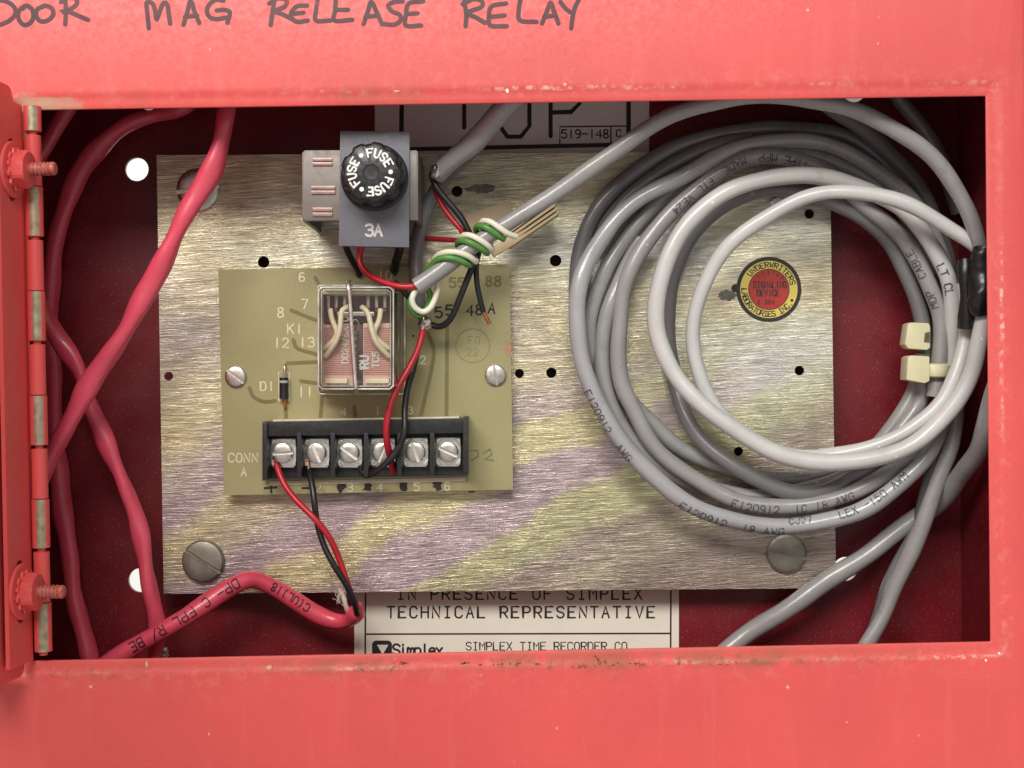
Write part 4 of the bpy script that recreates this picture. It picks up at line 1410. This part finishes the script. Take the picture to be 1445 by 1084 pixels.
beam('base', (660, 322, 13), (725, 302, 13), 8, 3.6, M['tan'], clip, 0.4)
for i, off in enumerate((-10, -3.4, 3.4, 10)):
    beam('rib', (716 + off * 0.35, 340 + off * 0.75, 20), (785 + off * 0.35, 292 + off * 0.85, 22), 0.75, 2.2 + 0.5 * (i % 2), M['tan'], clip, 0.2)
beam('prong', (712, 342, 18.0), (782, 294, 20.0), 5.2, 1.5, M['tan'], clip, 0.3)
beam('prong', (693, 357, 21), (749, 325, 20), 3.0, 2.2, M['tan'], clip, 0.4, 0.8)

# ================================================================ grey cables
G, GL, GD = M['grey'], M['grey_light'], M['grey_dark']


def cable(name, label, path, r, mat, key, group=None, cat='cable', **kw):
    kw.setdefault('jit', 0.45)
    kw.setdefault('lobe', 0.03)
    kw.setdefault('twist', 0.13)
    kw.setdefault('wob', 0.03)
    o = tube(name, path, r, mat, None, key=key, **kw)
    return tag(o, label, cat, group)


# the large spiral: outer pale loop over to the long outer loop, then the tail out of the bottom
c1a = cable('grey_cable', 'pale cable circling outside the smallest loop, ending under black tape', [
    (1390, 412, 36), (1389, 447, 36.5), (1382, 482, 36.5), (1368, 534, 35.5), (1341, 580, 34.5), (1295, 621, 33), (1240, 646, 33), (1180, 655, 33), (1120, 647, 33), (1065, 626, 33), (1019, 594, 33),
    (978, 557, 32), (950, 525, 31), (932, 484, 31), (926, 442, 31), (931, 396, 31), (946, 353, 31), (975, 312, 31), (1020, 275, 31), (1075, 253, 30), (1126, 247, 29),
    (1183, 254, 27), (1232, 270, 25), (1277, 298, 25), (1311, 338, 26), (1332, 380, 26), (1341, 420, 25), (1345, 460, 23), (1345, 505, 21), (1338, 545, 20)], 2.45, GL, 'c1a', lobe=0.02, twist=0.1)
c1 = cable('grey_cable', 'blue grey printed cable forming the outermost left loop of the coil', [
    (1350, 470, 20), (1344, 520, 20), (1338, 560, 21), (1326, 605, 22),
    (1302, 652, 25), (1259, 693, 26), (1203, 725, 26), (1143, 741, 26), (1079, 742, 26), (1019, 731, 26), (964, 705, 26), (918, 669, 26), (881, 627, 26), (854, 585, 26),
    (832, 539, 26), (817, 490, 26), (812, 442, 26), (819, 400, 26), (835, 360, 25), (862, 318, 25), (888, 293, 24), (920, 270, 24), (954, 251, 23), (989, 233, 23), (1022, 217, 22),
    (1059, 205, 21), (1105, 199, 20), (1150, 202, 19), (1195, 217, 18), (1240, 243, 17), (1283, 280, 16), (1318, 330, 15), (1338, 390, 14), (1346, 460, 13)], 2.45, M['grey_mid'], 'c1', lobe=0.04, twist=0.1)
c2 = cable('grey_cable', 'thin pale grey cable making the smallest loop around the round sticker', [
    (1392, 362, 38), (1372, 343, 38), (1345, 324, 37), (1296, 294, 37), (1240, 275, 36.5), (1183, 270, 36), (1126, 284, 35), (1070, 315, 33), (1024, 354, 31), (995, 396, 29), (980, 445, 27),
    (979, 500, 26), (997, 550, 25.5), (1030, 597, 26), (1080, 630, 27), (1140, 646, 27.5), (1200, 640, 28), (1250, 624, 29), (1290, 602, 30), (1325, 570, 31), (1349, 525, 31), (1361, 480, 30), (1366, 440, 29), (1362, 400, 27)], 2.12, GL, 'c2')
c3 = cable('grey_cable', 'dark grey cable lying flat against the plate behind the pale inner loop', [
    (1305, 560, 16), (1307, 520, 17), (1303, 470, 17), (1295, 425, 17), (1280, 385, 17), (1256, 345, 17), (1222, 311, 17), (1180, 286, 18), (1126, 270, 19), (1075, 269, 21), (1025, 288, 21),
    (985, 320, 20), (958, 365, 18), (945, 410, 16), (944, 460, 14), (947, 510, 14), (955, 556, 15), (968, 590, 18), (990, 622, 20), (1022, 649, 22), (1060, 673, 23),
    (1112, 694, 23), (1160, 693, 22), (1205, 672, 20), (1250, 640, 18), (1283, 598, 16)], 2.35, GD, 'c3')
c4 = cable('grey_cable', 'grey cable with printed jacket running second inside the outer loop', [
    (1318, 560, 22), (1327, 500, 22), (1325, 450, 22), (1313, 409, 22), (1298, 372, 21), (1276, 339, 20), (1247, 310, 20), (1215, 285, 20), (1178, 252, 21), (1135, 228, 22), (1090, 220, 23), (1050, 226, 23), (1010, 248, 23), (978, 273, 23), (950, 298, 23),
    (927, 322, 23), (906, 349, 23), (889, 385, 23), (879, 420, 22), (875, 455, 22), (873, 500, 22), (878, 545, 22), (892, 579, 22), (912, 614, 22), (935, 641, 22), (966, 668, 22),
    (1003, 691, 22), (1042, 707, 23), (1085, 715, 23), (1130, 714, 23), (1175, 703, 23), (1220, 686, 23), (1265, 660, 22), (1302, 628, 20), (1318, 590, 18)], 2.4, G, 'c4')
c5 = cable('grey_cable', 'grey cable between the outer loop and the printed loop, dipping under both', [
    (1299, 500, 17), (1292, 545, 16), (1272, 585, 16), (1240, 625, 15), (1204, 650, 15), (1151, 672, 15), (1100, 676, 15), (1057, 670, 15), (1012, 657, 15), (954, 629, 15), (920, 596, 15), (885, 560, 15.5), (862, 530, 16), (838, 505, 18),
    (832, 476, 19), (832, 448, 19), (840, 414, 19), (855, 381, 19), (877, 350, 18), (896, 322, 18), (916, 297, 18), (939, 276, 18), (970, 255, 18), (1010, 236, 18), (1060, 222, 18), (1110, 216, 17), (1160, 222, 16), (1210, 245, 15), (1250, 275, 14), (1290, 325, 13), (1312, 390, 13)], 2.3, G, 'c5')
c6 = cable('grey_cable', 'grey cable squeezed between neighbours on the left side of the coil', [
    (1303, 500, 19), (1302, 555, 18), (1283, 588, 18), (1250, 630, 18), (1205, 662, 18), (1165, 683, 18), (1110, 698, 18), (1057, 700, 18), (1010, 693, 18), (960, 675, 18), (918, 645, 18), (887, 612, 18.5), (866, 580, 19), (855, 550, 19.5), (850, 520, 20),
    (850, 490, 20), (853, 456, 20), (861, 425, 20), (876, 395, 19), (892, 365, 18), (905, 340, 17)], 2.35, G, 'c6')
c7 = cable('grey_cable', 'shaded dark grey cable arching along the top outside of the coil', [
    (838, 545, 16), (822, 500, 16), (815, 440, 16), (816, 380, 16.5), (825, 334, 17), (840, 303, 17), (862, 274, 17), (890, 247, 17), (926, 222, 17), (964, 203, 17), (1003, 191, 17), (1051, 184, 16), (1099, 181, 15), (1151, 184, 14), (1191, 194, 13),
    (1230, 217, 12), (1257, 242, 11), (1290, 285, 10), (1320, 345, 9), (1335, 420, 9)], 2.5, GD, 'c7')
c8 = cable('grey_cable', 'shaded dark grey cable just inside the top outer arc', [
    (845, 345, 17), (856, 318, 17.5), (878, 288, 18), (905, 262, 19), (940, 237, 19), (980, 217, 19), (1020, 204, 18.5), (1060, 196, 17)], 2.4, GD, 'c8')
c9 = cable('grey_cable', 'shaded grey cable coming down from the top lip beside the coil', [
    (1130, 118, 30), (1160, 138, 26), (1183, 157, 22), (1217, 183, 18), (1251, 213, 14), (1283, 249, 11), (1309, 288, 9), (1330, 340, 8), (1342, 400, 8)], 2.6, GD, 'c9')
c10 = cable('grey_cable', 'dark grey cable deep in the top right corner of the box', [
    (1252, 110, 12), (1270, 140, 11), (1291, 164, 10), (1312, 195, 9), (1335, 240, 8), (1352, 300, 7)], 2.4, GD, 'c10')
c11 = cable('grey_cable', 'grey cable swinging over the coil to a cut end above the circuit board', [
    (588, 405, 37), (620, 382, 37), (652, 358, 37), (690, 332, 37), (740, 299, 37.5), (800, 262, 38.5), (850, 225, 40), (905, 189, 42), (957, 160, 44), (1013, 143, 46), (1090, 135, 47), (1157, 143, 47), (1221, 160, 46.5),
    (1277, 190, 45.5), (1321, 228, 44), (1352, 274, 42), (1375, 325, 40), (1385, 362, 38), (1384, 400, 34)], 2.35, G, 'c11')
c12 = cable('grey_cable', 'grey cable dropping from the top lip to a cut end beside the fuse holder', [
    (752, 118, 47), (722, 143, 46), (696, 170, 43), (668, 199, 39), (640, 223, 35), (617, 246, 31)], 2.95, G, 'c12')
c13 = cable('grey_cable', 'dark grey cable passing down behind the cut ends to the board edge', [
    (700, 172, 35), (668, 208, 29), (640, 238, 25), (617, 268, 22), (600, 300, 21), (591, 335, 21), (588, 370, 21), (588, 405, 22), (590, 430, 20)], 2.1, GD, 'c13')
c14 = cable('grey_cable', 'grey cable slanting from the right lip past the plate corner to the bottom lip', [
    (1414, 520, 52), (1404, 562, 48), (1391, 606, 42), (1375, 643, 33), (1352, 677, 23), (1328, 706, 15), (1312, 720, 11.5), (1296, 732, 12), (1257, 759, 13.2), (1204, 795, 14), (1151, 831, 14), (1107, 860, 13), (1060, 892, 10), (1020, 922, 10), (985, 950, 10)], 2.85, G, 'c14')
c15 = cable('grey_cable', 'shiny grey cable hanging straight down from the cable ties', [
    (1352, 500, 19), (1351, 560, 20), (1346, 598, 20), (1340, 630, 20), (1328, 667, 20), (1314, 711, 20), (1296, 753, 20), (1278, 796, 19), (1257, 840, 18), (1246, 865, 18), (1224, 908, 18), (1205, 950, 18)], 2.45, G, 'c15', lobe=0.06, twist=0.12)
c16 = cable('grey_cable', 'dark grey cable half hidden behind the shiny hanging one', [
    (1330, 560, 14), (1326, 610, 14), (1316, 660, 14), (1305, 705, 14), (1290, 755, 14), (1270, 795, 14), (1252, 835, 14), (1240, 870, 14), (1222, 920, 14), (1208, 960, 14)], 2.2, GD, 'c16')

# printing on the jackets
tube_text('jacket_print', 'c1', 'E120912  18 AWG', 1030, 735, 2.3, 0.32, M['cable_ink'], c1, side=1.7, flip=True)
tube_text('jacket_print', 'c1', 'E120912  AWG', 862, 600, 2.2, 0.32, M['cable_ink'], c1, side=1.6, flip=True)
tube_text('jacket_print', 'c1', 'LEX -150 AWM', 1235, 708, 2.2, 0.3, M['cable_ink'], c1, side=-0.9, flip=True)
tube_text('jacket_print', 'c1', 'CJ27', 1130, 742, 2.0, 0.3, M['cable_ink'], c1, side=-1.5, flip=True)
tube_text('jacket_print', 'c4', 'E120912  1C 18 AWG', 1120, 714, 2.2, 0.3, M['cable_ink'], c4, side=-1.0)
tube_text('jacket_print', 'c4', 'TYPE MPP  MADE  ETL VE24', 1035, 232, 2.1, 0.3, M['cable_ink'], c4, side=0.6, flip=False)
tube_text('jacket_print', 'c4', 'MDP  CABLE', 1305, 395, 2.1, 0.3, M['cable_ink'], c4, side=0.8)
tube_text('jacket_print', 'c1a', 'LT CL', 1336, 395, 2.2, 0.4, M['cable_ink'], c1a, side=-0.6)

# ================================================================ red cables
RCM = M['red_cable']
r1 = cable('red_cable', 'thick twisted red cable crossing the plate corner to the hinge', [
    (330, 105, 40), (325, 135, 40.5), (321, 160, 41), (315, 192, 41), (297, 240, 41), (263, 300, 41), (240, 345, 41), (214, 402, 40.5), (181, 460, 40), (151, 505, 39.5), (124, 547, 39), (99, 592, 38), (72, 645, 37), (40, 700, 36)],
    2.75, RCM, 'r1', lobe=0.10, twist=0.20, wob=0.1)
r2 = cable('red_cable', 'shaded red cable bending down the back behind the hinge to the bottom', [
    (290, 118, 16), (255, 150, 15), (232, 159, 14), (174, 178, 13), (131, 222, 11), (102, 264, 9), (85, 308, 8), (75, 362, 7), (71, 425, 6), (71, 520, 6), (78, 620, 6), (88, 700, 6), (97, 790, 6), (103, 835, 6.5), (112, 872, 7), (126, 925, 8), (136, 960, 9)],
    2.8, RCM, 'r2', lobe=0.09, twist=0.12, wob=0.1)
r3 = cable('red_cable', 'flattened red cable running down past the lower left mounting hole', [
    (52, 420, 22), (66, 447, 22), (88, 487, 22), (111, 524, 22), (128, 566, 22), (143, 602, 22), (155, 643, 22), (176, 686, 22), (191, 726, 22), (199, 768, 22), (208, 809, 22), (218, 850, 22), (222, 880, 21), (219, 915, 20), (214, 950, 18)],
    2.35, RCM, 'r3', lobe=0.16, twist=0.22, wob=0.12)
r4 = cable('red_cable', 'short length of red cable in the upper corner behind the hinge', [
    (112, 120, 16), (97, 150, 16), (79, 178, 16), (58, 216, 15), (35, 255, 14)], 2.4, RCM, 'r4', lobe=0.08, twist=0.2)
r5 = cable('red_cable', 'printed red cable with a split end feeding wires to the terminal block', [
    (120, 960, 29), (157, 935, 29), (209, 903, 28.5), (265, 868, 28), (312, 837, 25), (342, 820, 22), (362, 817, 19), (390, 828, 16.5), (417, 846, 15), (444, 866, 14), (470, 877, 14), (490, 876, 16), (502, 866, 19), (507, 852, 22)],
    2.65, RCM, 'r5', lobe=0.035, twist=0.2, wob=0.04, taper=lambda t: 1.0 if t < 0.80 else 1.0 - 0.2 * (t - 0.80) / 0.1 if t < 0.9 else 0.8 + 0.25 * (t - 0.9) / 0.06 if t < 0.96 else 1.05 - 0.75 * (t - 0.96) / 0.04, rough=0.015)
tube_text('jacket_print', 'r5', 'DP- C FPL R/ BE', 262, 868, 2.6, 0.35, M['ink'], r5, side=0.2, flip=True)
tube_text('jacket_print', 'r5', 'C(UL)18', 410, 842, 2.2, 0.35, M['ink'], r5, side=0.2, flip=True)
fibres = thing('cable_fibres', 'frayed pale shield fibres beside the split end of the printed red cable', 'fibres')
for k in range(16):
    x = 478 + rn.uniform(-4, 12)
    y = 846 + rn.uniform(-9, 10)
    tube('fibre', [(x, y, 18), (x - rn.uniform(-3, 7), y - rn.uniform(4, 9), 18 + rn.uniform(-2, 3)), (x - rn.uniform(-5, 12), y - rn.uniform(8, 18), 17 + rn.uniform(-3, 4))], 0.09 if k else 0.5, M['fibre'], fibres, 5, 0.8, sm=1)
tube('drain_strip', [(494, 870, 18), (488, 855, 20), (485, 842, 20), (480, 832, 18)], 0.75, M['fibre'], fibres, 8, 0.5, rough=0.1)

# ================================================================ thin hookup wires


def wire(label, path, mat, r=0.92, nm='hookup_wire', **kw):
    return tag(tube(nm, path, r, mat, None, n=12, step=0.6, **kw), label, 'wire')


wr = wire('red wire from the first terminal screw down to the printed red cable', [(389, 652, 23), (391, 660, 24), (402, 685, 26), (419, 707, 28), (444, 732, 30), (465, 759, 29), (479, 790, 27), (489, 820, 26), (500, 850, 24), (506, 866, 21)], M['wire_red'])
tube('copper_end', [(387, 644, 22.9), (389, 653, 23.2), (391, 661, 24.2)], 0.55, M['copper'], wr, 8, 0.4)
wb = wire('black wire from the second terminal screw down to the printed red cable', [(435, 664, 23), (438, 674, 25), (441, 687, 26.5), (444, 712, 28), (448, 740, 27), (458, 772, 27.5), (472, 799, 28), (488, 824, 27), (500, 850, 25), (504, 866, 22)], M['wire_black'])
tube('copper_end', [(435, 650, 22.9), (435, 658, 23), (436, 667, 23.4)], 0.55, M['copper'], wb, 8, 0.4)
wire('red wire curving from the solder joint over the terminal block', [(598, 462, 27), (596, 470, 28), (591, 490, 29.5), (579, 516, 31.5), (562, 546, 33), (550, 576, 34), (545, 603, 34), (547, 630, 31), (552, 652, 26), (555, 667, 22)], M['wire_red'], 0.96)
wire('black wire behind the curving red wire, looping under the fourth terminal', [(588, 498, 24), (583, 522, 25), (575, 548, 27), (571, 580, 30), (571, 608, 31.5), (562, 633, 31), (544, 655, 30.5), (527, 668, 28.5), (514, 671, 26), (509, 664, 24), (510, 655, 23)], M['wire_black'], 0.96)
wire('black wire arcing from the solder joint up to the wrapped cable', [(606, 457, 26), (616, 462, 26), (627, 459, 27), (638, 447, 29), (650, 418, 31), (662, 388, 32), (671, 366, 32), (676, 352, 31)], M['wire_black'], 0.92)
wc = wire('short black wire with a bare copper tip hanging over the board', [(676, 356, 30), (672, 372, 30), (673, 400, 30), (678, 425, 29), (682, 440, 28)], M['wire_black'], 0.82)
tube('copper_end', [(681, 438, 28.2), (685, 446, 27.6), (691, 457, 26.5)], 0.6, M['copper'], wc, 8, 0.4)
wire('black wire leaving the cut cable end beside the fuse holder', [(609, 246, 30), (612, 256, 31), (618, 268, 31), (635, 288, 31), (650, 306, 31), (660, 324, 31), (668, 342, 30)], M['wire_black'], 0.92)
wire('red wire under the black one between the two cut cables', [(613, 262, 26), (620, 283, 27.5), (635, 306, 28), (652, 326, 28.5), (664, 344, 28)], M['wire_red'], 0.82)
wire('red wire stub crossing behind the dark grey cable', [(570, 338, 16), (604, 337, 17), (648, 340, 22), (664, 346, 25)], M['wire_red'], 0.75)
wire('red wire looping from below the fuse holder to the wrapped cable', [(513, 335, 30), (509, 352, 29), (507, 368, 29), (518, 386, 31), (543, 399, 34), (570, 405, 36), (590, 403, 36)], M['wire_red'], 0.92)
wire('short black wire dropping from the left of the fuse holder', [(486, 335, 28), (489, 352, 26), (496, 366, 24), (504, 380, 20), (507, 388, 17.5)], M['wire_black'], 0.95)
wire('short black wire dropping from the right of the fuse holder', [(566, 335, 26), (564, 352, 25), (559, 368, 22), (556, 382, 17.5)], M['wire_black'], 1.3)
wire('black wire end tucked under the white and green loop', [(556, 398, 31), (566, 407, 30), (578, 421, 29), (588, 438, 28)], M['wire_black'], 0.85)

# solder joints
for lb, x, y, h, k in (('silver solder blob where red and black wires meet under the white loop', 599, 456, 27, 1.0), ('silver solder glint at the cut cable beside the fuse holder', 612, 245, 33, 0.8)):
    c0 = P(x, y, h)
    rr = random.Random(int(x))
    ph = [rr.uniform(0, 6) for _ in range(4)]
    o = lathe('solder_joint', c0 - Vector((0, 0, 2.0 * k * MM)), (rr.uniform(-0.4, 0.4), -0.3, 1), [(0.5 * k, 0), (1.5 * k, 0.5), (1.9 * k, 1.5), (1.7 * k, 2.4), (2.0 * k, 3.2), (1.2 * k, 4.1), (0.4 * k, 4.5)], M['solder'], None, 18, 60,
              fn=lambda a, r, j: r * (1 + 0.22 * math.sin(2 * a + ph[j % 4]) + 0.12 * math.sin(5 * a + ph[(j + 1) % 4])))
    tag(o, lb, 'solder joint')

# white and green pair wound on the cut cable
hA, rA = 37.0, 2.35
o_ = rA + 1.0
whi = [(593, 404, hA - 3.3), (586, 411, hA - 2), (581, 422, hA - 1.5), (584, 433, hA - 2), (596, 441, hA - 3), (607, 435, hA - 3), (614, 421, hA - 3), (618, 404, hA - 3.3), (614, 385, hA - 3.3), (613, 366, hA - 1.5),
       (626, 356.5, hA + 2.2), (645, 356, hA + 3.3), (662, 362, hA + 2.4), (672, 370, hA - 0.5), (668, 362, hA - 3.3), (652, 344, hA - 2.6), (653, 333, hA + 0.5),
       (663, 332, hA + 2.8), (676, 338, hA + 3.3), (690, 348, hA + 1.6), (694, 354, hA - 1.2), (690, 338, hA - 3.3), (680, 320, hA - 2.2), (681, 312, hA + 1),
       (692, 313, hA + 3.0), (704, 321, hA + 3.3), (717, 330, hA + 2.2), (728, 334, hA + 0.4)]
grn = [(598, 402, hA - 3.3), (607, 414, hA - 4), (604, 432, hA - 5), (594, 446, hA - 5), (583, 441, hA - 5), (578, 430, hA - 4.5), (582, 414, hA - 4.5), (592, 396, hA - 3.6), (606, 378, hA - 1.2),
       (618, 365.5, hA + 1.8), (636, 364, hA + 3.2), (652, 369, hA + 2.6), (663, 375, hA - 0.2), (660, 364, hA - 3.4), (646, 348, hA - 2.5), (648, 340, hA + 0.6),
       (657, 340, hA + 2.6), (668, 344.5, hA + 3.2), (682, 353, hA + 1.8), (688, 358, hA - 1), (682, 344, hA - 3.4), (672, 326, hA - 2.2), (674, 319, hA + 1),
       (683, 319.5, hA + 2.9), (694, 326, hA + 3.2), (706, 335, hA + 1.6), (711, 338, hA + 0.4)]
wire('white wire wound around the cut grey cable and looped at its end', whi, M['wire_white'], 0.86, sm=3)
wire('green wire wound alongside the white one around the cut grey cable', grn, M['wire_green'], 0.86, sm=3)

# ================================================================ cable ties and tape
t1 = thing('cable_tie', 'cream nylon cable tie, block head only showing, above its twin', 'cable tie')
prism('tie_head', [(1281, 457), (1286, 455), (1311, 456), (1313, 462), (1313, 491), (1308, 494), (1282, 492), (1277, 486)], 18, 24.5, M['tie'], t1, 0.5)
prism('tie_slot_shade', [(1305, 470), (1312, 468), (1312, 484), (1304, 483)], 24.45, 24.6, M['slot_shade'], t1)  # dark patch, shade of the slot put into colour
t2 = thing('cable_tie', 'cream nylon cable tie with its strap round the grey bundle, below its twin', 'cable tie')
prism('tie_head', [(1281, 504), (1286, 501.5), (1312, 503), (1312, 538), (1305, 541), (1279, 536)], 20, 27.5, M['tie'], t2, 0.5)
prism('tie_tail', [(1275, 528), (1282, 508), (1283, 530)], 21, 23, M['tie'], t2, 0.3)
tube('tie_strap', [(1306, 523, 25.6), (1318, 523, 26.2), (1330, 523, 26), (1340, 523, 23), (1342, 523, 18), (1332, 523, 13), (1312, 523, 12), (1296, 523, 17)], 0.5, M['tie'], t2, 8, 0.6, sm=2)
# widen the strap into a flat band
for ch_ in COL.objects:
    if ch_.parent == t2 and ch_.name.startswith('tie_strap'):
        for v in ch_.data.vertices:
            v.co.z = P(1320, 523, 25).z + (v.co.z - P(1320, 523, 25).z) * 4.2
tp = thing('tape_wrap', 'crumpled black electrical tape joining two pale cables at the right lip', 'tape')
tube('tape_sleeve', [(1362, 368, 35), (1362, 392, 36), (1364, 428, 35.5), (1365, 462, 34)], 2.3, M['tape'], tp, 20, 0.7, wob=0.25, rough=0.03, taper=lambda t: 0.8 + 0.32 * t)
tube('tape_wad', [(1389, 354, 39), (1387, 376, 40), (1384, 398, 40), (1383, 425, 39.5), (1384, 444, 38.5)], 3.0, M['tape'], tp, 20, 0.6, wob=0.45, rough=0.07, lobe=0.12, twist=0.5)
